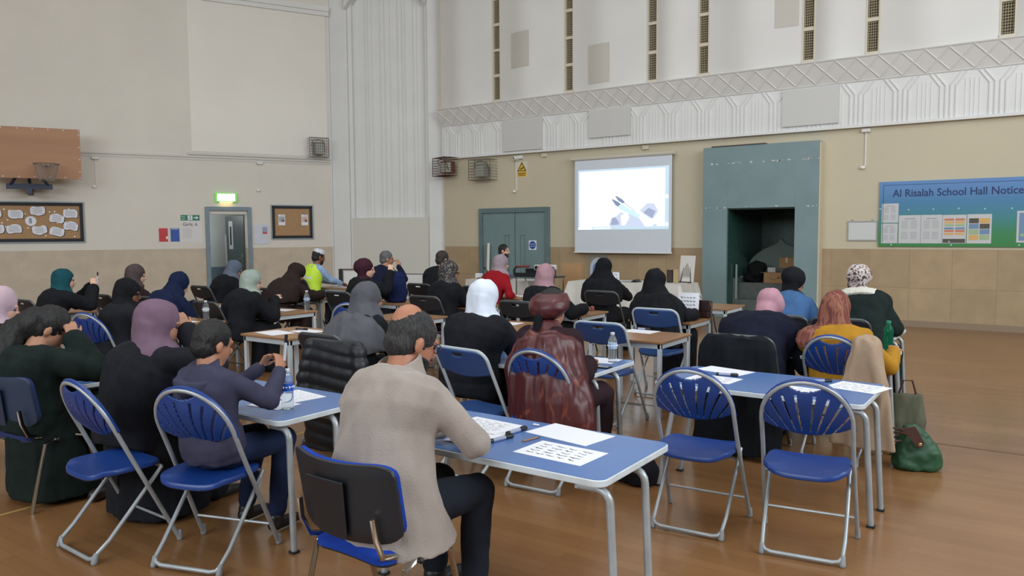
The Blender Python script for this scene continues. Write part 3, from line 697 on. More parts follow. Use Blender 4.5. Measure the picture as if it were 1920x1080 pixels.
# little security camera
e = empty('security_camera', 'small white security camera tucked under the white frieze', 'camera'); e.matrix_world = MM @ Matrix.Translation((-9.70, 0, 3.27))
m = MB(); m.box((-.05, -.06, -.03), (.09, 0, .05)); m.build('mount', PANELW, parent=e, bevel=.01)
m = MB(); m.ell((-.06, -.09, -.005), (.05, .06, .045), nu=12, nv=8); m.build('camera_body', PANELW, parent=e, smooth='all')
m = MB(); m.ell((-.075, -.14, -.01), (.02, .015, .02), nu=8, nv=6); m.build('lens', BLACKP, parent=e, smooth='all')
# conduit boxes below the frieze
for i, (x, lb) in enumerate(((-9.05, 'small cream junction box below the frieze right of the security camera'), (-6.65, 'small cream junction box below the frieze above the projector screen'))):
    o = MB().box((-.07, -.04, -.05), (.07, 0, .04)).build('junction_box', mat('cream_box', '#CFC6B0', .5), bevel=.006); place(o, MM @ Matrix.Translation((x, 0, 3.30))); tag(o, lb, 'junction box')
# small whiteboard
e = empty('whiteboard', 'small whiteboard with grey frame left of the blue and green notice board', 'whiteboard'); e.matrix_world = MM @ Matrix.Translation((-2.84, 0, 1.43))
MB().box((.02, -.012, .02), (.46, 0, .32)).build('board', mat('whiteboard_face', '#C9CCCC', .3), parent=e)
m = MB(); m.box((0,-.02,0),(.48,0,.02)); m.box((0,-.02,.32),(.48,0,.34)); m.box((0,-.02,.02),(.02,0,.32)); m.box((.46,-.02,.02),(.48,0,.32)); m.box((.06,-.015,.34),(.09,0,.37)); m.box((.38,-.015,.34),(.41,0,.37)); m.build('frame', mat('alu_frame', '#9A9C98', .4), parent=e)
# big notice board (blue to green)
def gradient_mat():
    m = bpy.data.materials.new('blue_green_print'); m.use_nodes = True; nt = m.node_tree; b = nt.nodes['Principled BSDF']; L = nt.links.new
    tc = nt.nodes.new('ShaderNodeTexCoord'); sp = nt.nodes.new('ShaderNodeSeparateXYZ'); L(tc.outputs['Object'], sp.inputs[0])
    mr = nt.nodes.new('ShaderNodeMapRange'); mr.inputs[1].default_value = 0; mr.inputs[2].default_value = 1.07; L(sp.outputs[2], mr.inputs[0])
    r = nt.nodes.new('ShaderNodeValToRGB'); e = r.color_ramp.elements; e[0].position = .05; e[0].color = lin('#2C7F3E'); e[1].position = .95; e[1].color = lin('#5484BE')
    for p, c in ((.22, '#2E8050'), (.45, '#34808A'), (.68, '#3C7AA8')):
        k = e.new(p); k.color = lin(c)
    L(mr.outputs[0], r.inputs[0]); L(r.outputs[0], b.inputs['Base Color']); b.inputs['Roughness'].default_value = .4; return m
nb = empty('notice_board', 'large blue-to-green notice board lettered for the school hall on the cream wall', 'notice board'); nb.matrix_world = MM @ Matrix.Translation((-2.345, 0, 1.335))
GM = gradient_mat()
MB().box((0, -.03, 0), (3.4, 0, 1.085)).build('board', GM, parent=nb)
m = MB(); m.box((.06, -.034, .07), (.067, -.03, 1.03)); m.box((.06, -.034, 1.023), (3.34, -.03, 1.03)); m.build('inner_line', mat('dark_blue_line', '#2A4E7C', .5), parent=nb)
t = MB(); text_into(t, 'Al Risalah School Hall Notice', .172, Matrix.Translation((.205, -.032, .83)) @ RX @ Matrix.Scale(.895, 4, (1,0,0)), bold=.002); t.build('lettering', mat('navy_lettering', '#122A66', .5), parent=nb)
m = MB()
for x, z in ((.02,.63),(.45,.61),(.81,.61),(1.17,.615),(1.53,.60),(1.89,.60),(.20,.03),(1.08,.03),(2.0,.03)): m.ell((x, -.032, z), (.014, .006, .014), nu=8, nv=5)
m.build('fixing_screws', mat('pale_screw', '#A8D4D0', .4), parent=nb)
def nsheet(x0, x1, z0, z1, seed, kind='text'):
    m = MB(); m.mat = 0; m.box((x0, -.034, z0), (x1, -.03, z1)); w = x1-x0; h = z1-z0
    if kind == 'text':
        m.mat = 1
        for cx in (0, 1):
            scribble(m, x0+w*(.12+.42*cx), x0+w*(.42+.42*cx), z0+h*.52, z0+h*.82, 9, -.034, .35, seed+cx, .2); scribble(m, x0+w*(.12+.42*cx), x0+w*(.42+.42*cx), z0+h*.15, z0+h*.42, 8, -.034, .35, seed+5+cx, .2)
        m.box((x0+w*.25, -.035, z0+h*.86), (x0+w*.75, -.034, z0+h*.89))
    elif kind == 'orange':
        for i, zz in enumerate((.80, .70, .60, .49, .40, .30)):
            m.mat = 2+(i % 4); 
            for cx in (.08, .54): m.box((x0+w*cx, -.036, z0+h*zz), (x0+w*(cx+.40), -.034, z0+h*(zz+.07)))
        m.mat = 6; m.box((x0+w*.03, -.036, z0+h*.02), (x0+w*.97, -.034, z0+h*.16)); m.mat = 0; m.ell((x0+w*.3, -.037, z0+h*.06), (.012,.003,.012), nu=8, nv=5)
    elif kind == 'mosaic':
        for i in range(4):
            for j in range(2):
                m.mat = 3+((i+j) % 4); m.box((x0+w*(.08+.44*j), -.036, z0+h*(.12+.19*i)), (x0+w*(.48+.44*j), -.034, z0+h*(.29+.19*i)))
    elif kind == 'heart':
        m.mat = 5; m.box((x0+.03, -.036, z0+.03), (x1-.03, -.034, z1-.03)); m.mat = 2; m.ell((x0+w*.4, -.037, z0+h*.66), (.07,.004,.07), nu=12, nv=6); m.mat = 3; m.ell((x0+w*.6, -.038, z0+h*.68), (.07,.004,.06), nu=12, nv=6)
        m.mat = 4; m.box((x0+.05, -.038, z0+h*.2), (x1-.05, -.036, z0+h*.28))
    m.build('pinned_sheet', [mat('sheet_grey_white', '#C4C6C8', .5), GREYINK, mat('or1', '#C87A50', .5), mat('or2', '#D6A860', .5), mat('gr1', '#9CB48C', .5), mat('bl1', '#6E8CB0', .5), mat('dk1', '#4E4A40', .5)], parent=nb)
for a in ((.045, .30, .40, .72, 1), (.045, .295, .055, .385, 2), (.31, .635, .055, .52, 3), (.64, .945, .055, .52, 4)): nsheet(*a)
nsheet(.95, 1.285, .055, .515, 5, 'orange'); nsheet(1.295, 1.63, .055, .52, 6, 'mosaic'); nsheet(1.96, 2.4, .07, .56, 7, 'heart'); nsheet(2.5, 2.9, .07, .56, 8)

# ================================================================== TABLES
def blue_table(label, x1, y0, L_=1.2, W_=.64, group='blue laminate exam tables'):
    """x1: right end, y0: edge towards the seats; top at .67"""
    e = empty('blue_table', label, 'table', (x1-L_, y0, 0), 0, group)
    r = .045; poly = []
    for cx, cy, a0 in ((L_-r, W_-r, 0), (r, W_-r, 90), (r, r, 180), (L_-r, r, 270)):
        for k in range(6): a = math.radians(a0+18*k); poly.append((cx+r*math.cos(a), cy+r*math.sin(a)))
    m = MB(); m.prism(poly, .640, .668); m.build('edge_band', LAM_EDGE, parent=e, bevel=.004)
    m = MB(); q = [(L_/2+(x-L_/2)*.992, W_/2+(y-W_/2)*.985) for x, y in poly]; m.prism(q, .667, .670); m.build('tabletop', LAM_BLUE, parent=e)
    m = MB(); m.box((.12, .05, .605), (.15, W_-.05, .640)); m.box((L_-.15, .05, .605), (L_-.12, W_-.05, .640)); m.box((.12, .30, .612), (L_-.12, .33, .640)); m.build('under_frame', LEG_GREY, parent=e)
    for sx, xe in ((-1, 0), (1, L_)):
        for yt, yf in ((.05, .03), (.36, .33) if sx > 0 else (W_-.1, W_-.12)):
            if sx < 0: yt, yf = ((.06, .04) if yt < .2 else (.42, .40))
            i_ = xe-sx*.13; o_ = xe+sx*(.045 if sx > 0 else -.02)
            pts = [(i_, yt, .622), (xe-sx*.05, yt, .622)]
            for k in range(1, 5):
                a = PI/2*k/4; pts.append((xe-sx*.05+sx*.055*math.sin(a), yt, .567+.055*math.cos(a)))
            if sx < 0: pts = [(i_, yt, .622), (i_-.0, yt, .60)]
            pts.append((o_, yf, .0))
            m = MB(); m.tube(pts, .0165, 10, 1.0); lg = m.build('leg', LEG_GREY, parent=e, smooth=True)
            f = MB(); f.box((o_-.02, yf-.02, 0), (o_+.02, yf+.02, .012)); f.build('foot_cap', RUBBER, parent=lg)
    return e
def wood_table(label, x1, y0, L_=.72, W_=.66, group='wood-topped desks'):
    e = empty('wooden_desk', label, 'desk', (x1-L_, y0, 0), 0, group)
    MB().box((0, 0, .650), (L_, W_, .670)).build('desktop', WOOD_TOP, parent=e, bevel=.003)
    m = MB(); m.box((.03,.02,.605),(L_-.03,.045,.650)); m.box((.03,W_-.045,.605),(L_-.03,W_-.02,.650)); m.box((.02,.03,.605),(.045,W_-.03,.650)); m.box((L_-.045,.03,.605),(L_-.02,W_-.03,.650)); m.build('apron', WHITE_MET, parent=e)
    for x in (.02, L_-.055):
        for y in (.02, W_-.055):
            MB().box((x, y, 0), (x+.035, y+.035, .648)).build('leg', WHITE_MET, parent=e, bevel=.004)
    return e
blue_table('blue table in front of the man in the beige jacket, with marker pens on it', -1.33, 2.50)
blue_table('blue table before the boy in the grey hoodie, with a blue-labelled bottle', -3.10, 2.43)
blue_table('blue table at the elbow of the girl with long dark hair', -4.93, 2.36, .95)
blue_table('blue table in front of the two nearest empty fan-back chairs, with marked sheets', -.77, 4.40, 1.22, .68)
blue_table('blue table beyond the burgundy veil, carrying a clear bottle and a phone', -2.42, 4.40, 1.2, .66)
blue_table('blue table under the green bottle beside the woman in mustard yellow', -.89, 5.95, 1.15, .68)
blue_table('blue table reached by the woman in the floral scarf', -1.06, 7.42, 1.15, .68)
for lb, x1, y0, L_ in (
    ('wooden desk between the boy and the grey headscarf, papers and a marker on it', -5.52, 4.45, .70),
    ('wooden desk with a bottle beyond the boy, in front of the dark lanyard wearer', -7.30, 4.38, .78),
    ('wooden desk at far left with a bare white corner, ahead of the pale pink headscarf', -9.66, 4.20, .82),
    ('wooden desk beside the sage headscarf with a clear bottle and open sheets', -7.28, 5.66, .78),
    ('wooden desk behind the sage headscarf, sheets on it, near the navy veil', -8.58, 5.62, .78),
    ('wooden desk in front of the blue loop-back chair, a sheet and marker on it', -2.64, 6.02, .74),
    ('wooden desk seen between the white headscarf and the burgundy veil', -4.10, 6.03, .78),
    ('wooden desk end showing right of the balding head', -5.53, 6.02, .74),
    ('wooden desk with the upright written sheet and the brown handbag', -2.96, 7.45, .70),
    ('wooden desk at the hand of the pink headscarf wearer with a white card', -4.23, 7.43, .74),
    ('wooden desk behind the white headscarf, near the red cardigan', -5.80, 7.45, .74),
    ('wooden desk under the navy rucksack beside the purple skirt', -7.02, 7.45, .74),
    ('wooden desk under the hands of the brown-veiled woman', -8.55, 7.47, .80),
    ('bare wooden desk standing near the cloth-covered table and the niche', -3.13, 9.05, .78),
    ('wooden desk in front of the red cardigan with a white sheet', -6.13, 8.98, .74),
    ('wooden desk beyond the patterned dark headscarf in front of the man in black', -7.60, 9.05, .74),
    ('wooden desk before the grey-haired man in navy', -8.75, 9.10, .74),
    ('wooden desk in front of the man in the hi-vis waistcoat', -9.75, 9.10, .78)):
    wood_table(lb, x1, y0, L_)

# ================================================================== CHAIRS  (origin on the floor under the seat, facing +Y)
def back_map(u, v, c=0.0):      # u sideways, v up along the tilted side tube, c: curve backwards
    return V((u, .215-.415*v/.965-c, .875*v/.965))
def side_frame(v_straight, half_w, top_v, kind):
    pts = []
    if kind == 'fan':
        n = 20
        for k in range(n+1):
            a = PI*k/n; pts.append((half_w*math.cos(a)*-1, v_straight+(top_v-v_straight)*math.sin(a)))
    else:
        r = .075
        for k in range(7): a = PI-PI/2*k/6; pts.append((-half_w+r+r*math.cos(a), top_v-r+r*math.sin(a)))
        for k in range(7): a = PI/2-PI/2*k/6; pts.append((half_w-r+r*math.cos(a), top_v-r+r*math.sin(a)))
    return pts
def folding_chair(name, label, kind, seat_m, metal_m, cat='chair', group=None, rim=True):
    e = empty(name, label, cat, group=group)
    hw = .212 if kind == 'fan' else .238
    vs = .735 if kind == 'fan' else .74; tv = .965 if kind == 'fan' else .945
    arch = side_frame(vs, hw, tv, kind)
    # one bent tube: front foot - side - arch - side - front foot
    wf = hw/.212; P = [back_map(-.232*wf, .012), back_map(-.222*wf, .30), back_map(-.214*wf, .55)]+[back_map(u, v) for u, v in arch]+[back_map(.214*wf, .55), back_map(.222*wf, .30), back_map(.232*wf, .012)]
    fr = MB().tube(P, .0115, 10); fr.tube([back_map(-.229, .14), back_map(.229, .14)], .007, 8)
    fr.build('front_frame', metal_m, parent=e, smooth=True)
    q = [(-.192, .15, .405), (-.192, -.02, .22), (-.19, -.13, .10), (-.185, -.195, .045)]
    q += [(-.17, -.205, .026), (-.14, -.21, .020)]
    q += [(-x, y, z) for x, y, z in reversed(q)]
    rl = MB().tube(q, .0105, 10); rl.tube([(-.19,.15,.405),(.19,.15,.405)], .008, 8); rl.build('rear_legs', metal_m, parent=e, smooth=True)
    for x, y in ((-.232*wf, .21), (.232*wf, .21), (-.186, -.205), (.186, -.205)):
        MB().cap((x, y, .012), (x, y+(.0 if y > 0 else .01), .045), .0155, .013, 10).build('foot_cap', mat('grey_rubber', '#8A9094', .6), parent=e, smooth='all')
    m = MB(); 
    for sx in (-1, 1): m.tube([(sx*.192, .15, .40), (sx*.215, .07, .33)], .006, 6)
    m.build('brace', metal_m, parent=e)
    # seat
    m = MB(); n = 32; ring = []
    for k in range(n):
        a = 2*PI*k/n; c_, s_ = math.cos(a), math.sin(a); ring.append((.205*math.copysign(abs(c_)**.62, c_), .19*math.copysign(abs(s_)**.55, s_)-.005))
    vs_ = []
    for sc_, dz in ((.60, -.006), (.90, -.002), (.97, 0), (1.0, -.008), (1.0, -.022), (.96, -.030), (.90, -.012)):
        for x, y in ring:
            roll = -.022*max(0, abs(y)/.19-.75)/.25
            vs_.append(V((x*sc_, y*sc_, .445+dz+roll*sc_)))
    R_ = 7; fs = [(i*n+k, (i+1)*n+k, (i+1)*n+(k+1) % n, i*n+(k+1) % n) for i in range(R_-1) for k in range(n)]
    fs += [tuple(range(n)), tuple((R_-1)*n+k for k in reversed(range(n)))]
    m.add(vs_, fs); m.build('seat', seat_m, parent=e, smooth=True)
    # back
    m = MB(); nu, nv = (120, 44) if kind == 'fan' else (40, 16)
    def lim(u):
        if kind == 'fan':
            w = min(1, abs(u)/hw); top = vs+(tv-vs)*math.sqrt(max(0, 1-w*w))-.004
            bot = vs-.015-.065*(1-w**2)
        else:
            w = min(1, abs(u)/hw); top = tv-.005 if w < .65 else tv-.075+.07*math.sqrt(max(0, 1-((w-.65)/.35)**2)); bot = .775-.035*math.cos(w*PI/2)
        return bot, top
    vv = []; keep = []
    U = hw-.002
    for i in range(nu+1):
        u = -U+2*U*i/nu; b_, t_ = lim(u)
        for j in range(nv+1):
            v = b_+(t_-b_)*j/nv
            c = .035*(1-(u/hw)**2)*(math.sin(PI*min(1, max(0, (v-b_)/(max(.05, t_-b_))))) if kind == 'fan' else .75)
            if kind == 'fan': c *= 1 if j < nv else 0
            p = back_map(u, v, c); vv.append((u, v, p))
    def hole(u, v):
        if kind == 'fan':
            b_, t_ = lim(u)
            if abs(u) < .075 and v > tv-.052+.02*(u/.075)**2: return True
            dx, dv = u, v-(vs-.24); rr = math.hypot(dx, dv); an = math.atan2(dx, dv)
            if .185 < rr < .40 and v < t_-.022:
                for a in (-.62, -.40, -.195, 0.0, .195, .40, .62) if False else (-.60, -.43, -.27, -.11, .11, .27, .43, .60):
                    if a == 0.0: continue
                    if abs(an-a)*rr < .0038+.016*(rr-.185): return True
            
        else:
            if abs(u) < .05 and tv-.055 < v < tv-.03: return True
        return False
    fs = []
    for i in range(nu):
        for j in range(nv):
            a, b, c, d = i*(nv+1)+j, (i+1)*(nv+1)+j, (i+1)*(nv+1)+j+1, i*(nv+1)+j+1
            cu = (vv[a][0]+vv[c][0])/2; cv_ = (vv[a][1]+vv[c][1]+vv[b][1]+vv[d][1])/4
            if not hole(cu, cv_): fs.append((a, b, c, d))
    me_src = [p for _, _, p in vv]
    m.add(me_src, fs)
    bk = m.build('backrest', seat_m, parent=e, smooth=True)
    sd = bk.modifiers.new('thickness', 'SOLIDIFY'); sd.thickness = .009; sd.offset = 0
    if kind == 'fan' and rim:
        m = MB(); k0 = [back_map(u*1.0, v+.010*math.sin(PI*i/20), -.008) for i, (u, v) in enumerate(arch)]; m.tube([back_map(-.214, .70, -.008)]+k0+[back_map(.214, .70, -.008)], .0125, 8)
        m.build('rim', seat_m, parent=e, smooth=True)
    return e
FAN0 = folding_chair('fan_back_chair', 'empty blue fan-back folding chair nearest the right edge of the photo', 'fan', BLUE_PL, LEG_GREY, group='blue fan-back folding chairs')
FAN0.location = (-.955, 3.99, 0); FAN0.rotation_euler = (0, 0, math.radians(8))
LOOP0 = folding_chair('loop_back_chair', 'blue loop-back folding chair behind the woman in the white headscarf', 'loop', mat('grey_blue_plastic', '#2C4A80', .35), mat('pale_painted_tube', '#AAB4BA', .4), group='loop-back folding chairs', rim=False)
LOOP0.location = (-3.07, 4.03, 0); LOOP0.rotation_euler = (0, 0, math.radians(-8))
def fan(label, x, y, rz=0): return dup(FAN0, label, (x, y, 0), math.radians(rz))
def loop(label, x, y, rz=0): return dup(LOOP0, label, (x, y, 0), math.radians(rz))
fan('empty blue fan-back folding chair between the jacket man\'s table and the sheet-strewn table', -1.53, 3.99, 4)
fan('blue fan-back folding chair standing empty behind the mauve headscarf', -3.93, 2.03, -2)
fan('blue fan-back folding chair on which the boy in the hoodie sits', -3.37, 2.22, 18)
fan('blue fan-back folding chair behind the burgundy veil', -2.58, 4.10, 3)
fan('blue fan-back chair with a beige trench coat over it', -1.17, 5.73, -5)
fan('blue fan-back chair standing empty behind the lanyard wearer', -7.34, 3.72, 16)
fan('blue fan-back chair glimpsed beyond the wooden desk with the two sheets', -6.0, 5.72, 20)
loop('blue loop-back chair empty before the desk with the single sheet', -3.02, 5.78, 0)
loop('blue loop-back chair holding the black-veiled woman nearest the brown handbag', -3.10, 7.06, 0)
# black stacking chairs, mostly under robes
BCH = folding_chair('black_folding_chair', 'black chair back behind the tall black-veiled woman', 'loop', mat('black_seat_plastic', '#23262C', .5), mat('dark_tube', '#5A5C5E', .4, metal=.5), group='dark folding chairs', rim=False)
BCH.location = (-4.62, 8.80, 0)
DARK = [('dark chair under the pale pink scarf at the left edge', -6.25, 2.25, 0),
    ('dark chair under the teal-scarved woman', -9.75, 4.25, 0), ('dark chair under the navy-veiled woman', -8.95, 5.25, 0), ('dark chair beneath the taupe-scarved woman in profile', -9.75, 5.15, 0),
    ('dark chair with a black and navy back under the sage scarf', -7.66, 5.22, 0), ('dark chair under the slate-scarved woman by the doorway', -10.1, 6.75, 0), ('dark chair under the brown-veiled woman', -8.95, 6.95, 0),
    ('dark chair under the maroon-turbaned woman', -7.48, 7.0, 0), ('dark chair under the woman in the patterned dark scarf', -6.05, 7.05, 0), ('dark chair under the pink-scarved woman in black', -4.72, 7.05, 0),
    ('dark chair under the red cardigan', -6.55, 8.70, 0), ('dark chair under the short-haired man in black', -7.62, 8.72, 0), ('dark chair under the grey-haired man', -8.98, 8.86, 0), ('dark chair under the hi-vis waistcoat', -10.4, 8.75, 0),
    ('dark chair under the denim-shirted woman', -1.92, 7.1, 0), ('dark chair under the floral-scarved woman', -1.42, 7.1, 0), ('dark chair draped with a black coat behind the bent pink scarf', -1.78, 5.60, 0), ('dark chair under the grey-veiled woman, puffer jacket over its back', -4.42, 4.02, 0),
    ('dark chair behind the projector trolley under the presenter', -9.15, 12.55, -60)]
for d in DARK:
    if d: dup(BCH, d[0], (d[1], d[2], 0), math.radians(d[3]))
# conference chair of the man in the jacket
def conference_chair(name, label, loc, rz, shell, fabric_m, leg_m, w=.50):
    e = empty(name, label, 'chair', loc, math.radians(rz))
    def slab(cx, y, z, hw, hh, th, tilt, bow, M=None):
        nu, nv = 14, 12; vs = []
        for face in (0, 1):
            for j in range(nv+1):
                for i in range(nu+1):
                    a = -1+2*i/nu; b = -1+2*j/nv
                    # rounded corners
                    k = .30; ax, bx = a, b
                    ex_ = max(0, abs(a)-(1-k))/k; ey_ = max(0, abs(b)-(1-k))/k
                    if ex_ > 0 and ey_ > 0:
                        l_ = math.hypot(ex_, ey_); mx_ = max(ex_, ey_); f = mx_/l_
                        ax = math.copysign(1-k+k*ex_*f, a); bx = math.copysign(1-k+k*ey_*f, b)
                    edge = max(abs(a), abs(b)); t = th*(.5 if edge > .99 else 1)
                    vs.append(V((ax*hw, bow*(ax*ax)+(t/2 if face else -t/2), bx*hh)))
        N = (nu+1)*(nv+1); fs = []
        for j in range(nv):
            for i in range(nu):
                a = j*(nu+1)+i; b = a+1; c = b+nu+1; d = a+nu+1
                fs += [(a, b, c, d), (N+d, N+c, N+b, N+a)]
        ed = [(j*(nu+1), (j+1)*(nu+1)) for j in range(nv)]+[((j+1)*(nu+1)+nu, j*(nu+1)+nu) for j in range(nv)]+[(i+1, i) for i in range(nu)]+[(nv*(nu+1)+i, nv*(nu+1)+i+1) for i in range(nu)]
        for a, b in ed: fs.append((a, b, N+b, N+a))
        T_ = Matrix.Translation((cx, y, z)) @ Matrix.Rotation(tilt, 4, 'X')
        return [T_ @ v for v in vs], fs
    m = MB(); m.add(*slab(0, -.245, .635, w/2-.01, .152, .024, math.radians(10), .075)); m.build('back_shell', shell, parent=e, smooth=True, bevel=0)
    m = MB(); m.add(*slab(0, -.225, .64, w/2-.014, .144, .045, math.radians(10), .068)); m.build('back_cushion', fabric_m, parent=e, smooth=True)
    T_ = Matrix.Translation((0, -.262, .635)) @ Matrix.Rotation(math.radians(10), 4, 'X')
    m = MB(); m.prism([(-.10,.09),(.10,.09),(.075,-.135),(-.075,-.135)], 0, .008, T_ @ Matrix.Rotation(PI/2, 4, 'X')); m.build('shell_ridge', shell, parent=e, bevel=.004)
    m = MB(); m.add(*slab(0, .0, .425, w/2-.085, .19, .05, PI/2, -.01)); m.build('seat_cushion', fabric_m, parent=e, smooth=True)
    m = MB(); m.add(*slab(0, .0, .405, w/2-.09, .18, .02, PI/2, -.01)); m.build('seat_pan', shell, parent=e, smooth=True)
    for sx in (-1, 1):
        m = MB(); m.tube([(sx*.20, -.235, .60), (sx*.205, -.225, .52), (sx*.20, -.19, .445), (sx*.19, -.10, .415), (sx*.18, .02, .41)], .013, 8, .6); m.build('back_strut', leg_m, parent=e, smooth=True)
        for sy in (-1, 1):
            m = MB(); m.tube([(sx*.235, sy*.06, .40), (sx*.245, sy*.12, .385), (sx*.25, sy*.22, .0)], .0135, 8, .8); m.build('leg', leg_m, parent=e, smooth=True)
        m = MB(); m.cap((sx*.20, -.05, .40), (sx*.255, -.05, .40), .01, .012); m.build('bolt', BLACKP, parent=e)
    return e
conference_chair('conference_chair', 'black-shelled blue-cushioned conference chair under the man in the beige jacket', (-2.10, 2.12, 0), -2, BLACK_PL, BLUE_FAB, CHR, w=.56)
conference_chair('conference_chair', 'navy-backed chrome-legged chair under the girl with long dark hair', (-5.02, 2.16, 0), 6, mat('navy_chair_shell', '#22324A', .5), mat('navy_cushion', '#1C2C60', .9), CHR)

# ================================================================== PEOPLE
def remesh(mb, name, m, parent, voxel=.011, smooth=3, fold=0, fscale=(14, 14, 3), seed=0, zdown=None, mats=None):
    me = mb.mesh('tmp'); t = bpy.data.objects.new('tmp', me); col.objects.link(t)
    r = t.modifiers.new('r', 'REMESH'); r.mode = 'VOXEL'; r.voxel_size = voxel
    if smooth: s_ = t.modifiers.new('s', 'SMOOTH'); s_.factor = .5; s_.iterations = smooth
    dg = bpy.context.evaluated_depsgraph_get(); out = bpy.data.meshes.new_from_object(t.evaluated_get(dg)); bpy.data.objects.remove(t); bpy.data.meshes.remove(me)
    if fold:
        nrm = [v.normal.copy() for v in out.vertices]
        for v, n_ in zip(out.vertices, nrm):
            c = v.co; q = V((c.x*fscale[0]+seed*7.3, c.y*fscale[1], c.z*fscale[2]))
            f = noise.noise(q)+.5*noise.noise(q*2.1); v.co = c+n_*f*fold
        out.update()
    out.name = name; out.materials.clear(); out.materials.append(m); out.shade_smooth()
    o = bpy.data.objects.new(name, out); col.objects.link(o)
    if parent: o.parent = parent
    return o
def ik(a, b, la, lb, pole):
    a = V(a); b = V(b); d = b-a; L_ = min(d.length, (la+lb)*.995); t = d.normalized(); b = a+t*L_
    x = (la*la-lb*lb+L_*L_)/(2*L_); h = math.sqrt(max(0, la*la-x*x)); p = V(pole); p = (p-t*p.dot(t)).normalized()
    return a+t*x+p*h, b
def hand(mb, w, d, palm, side, curl=.5, k=1.0, spread=.1):
    """w wrist, d pointing direction, palm: direction the palm faces, side +1/-1: which side the thumb is on"""
    w = V(w); d = V(d).normalized(); palm = V(palm); palm = (palm-d*palm.dot(d)).normalized(); s = d.cross(palm)*side
    kn = w+d*.085*k
    for f in (-1.5, -.5, .5, 1.5): mb.cap(w+s*f*.011*k, kn+s*f*.019*k, .013*k, .0115*k, 8)
    lens = (.062, .075, .080, .070)
    for i, f in enumerate((-1.5, -.5, .5, 1.5)):
        p = kn+s*f*.020*k; ang = .15+curl*.5; L_ = lens[i]*k; dr = (d+s*f*spread*.25).normalized()
        for j, fr in enumerate((.45, .32, .23)):
            dd = dr*math.cos(ang)+palm*math.sin(ang); q = p+dd*L_*fr*1.15; mb.cap(p, q, (.0095-.0008*j)*k, (.0088-.0009*j)*k, 8); p = q; ang += curl*1.0
    b = w+d*.03*k+s*.024*k; c1 = b+(d*.6+s*.75+palm*.35).normalized()*.038*k; c2 = c1+(d*.9+s*.2+palm*.4).normalized()*.03*k
    mb.cap(b, c1, .0125*k, .0105*k, 8); mb.cap(c1, c2, .010*k, .0085*k, 8)
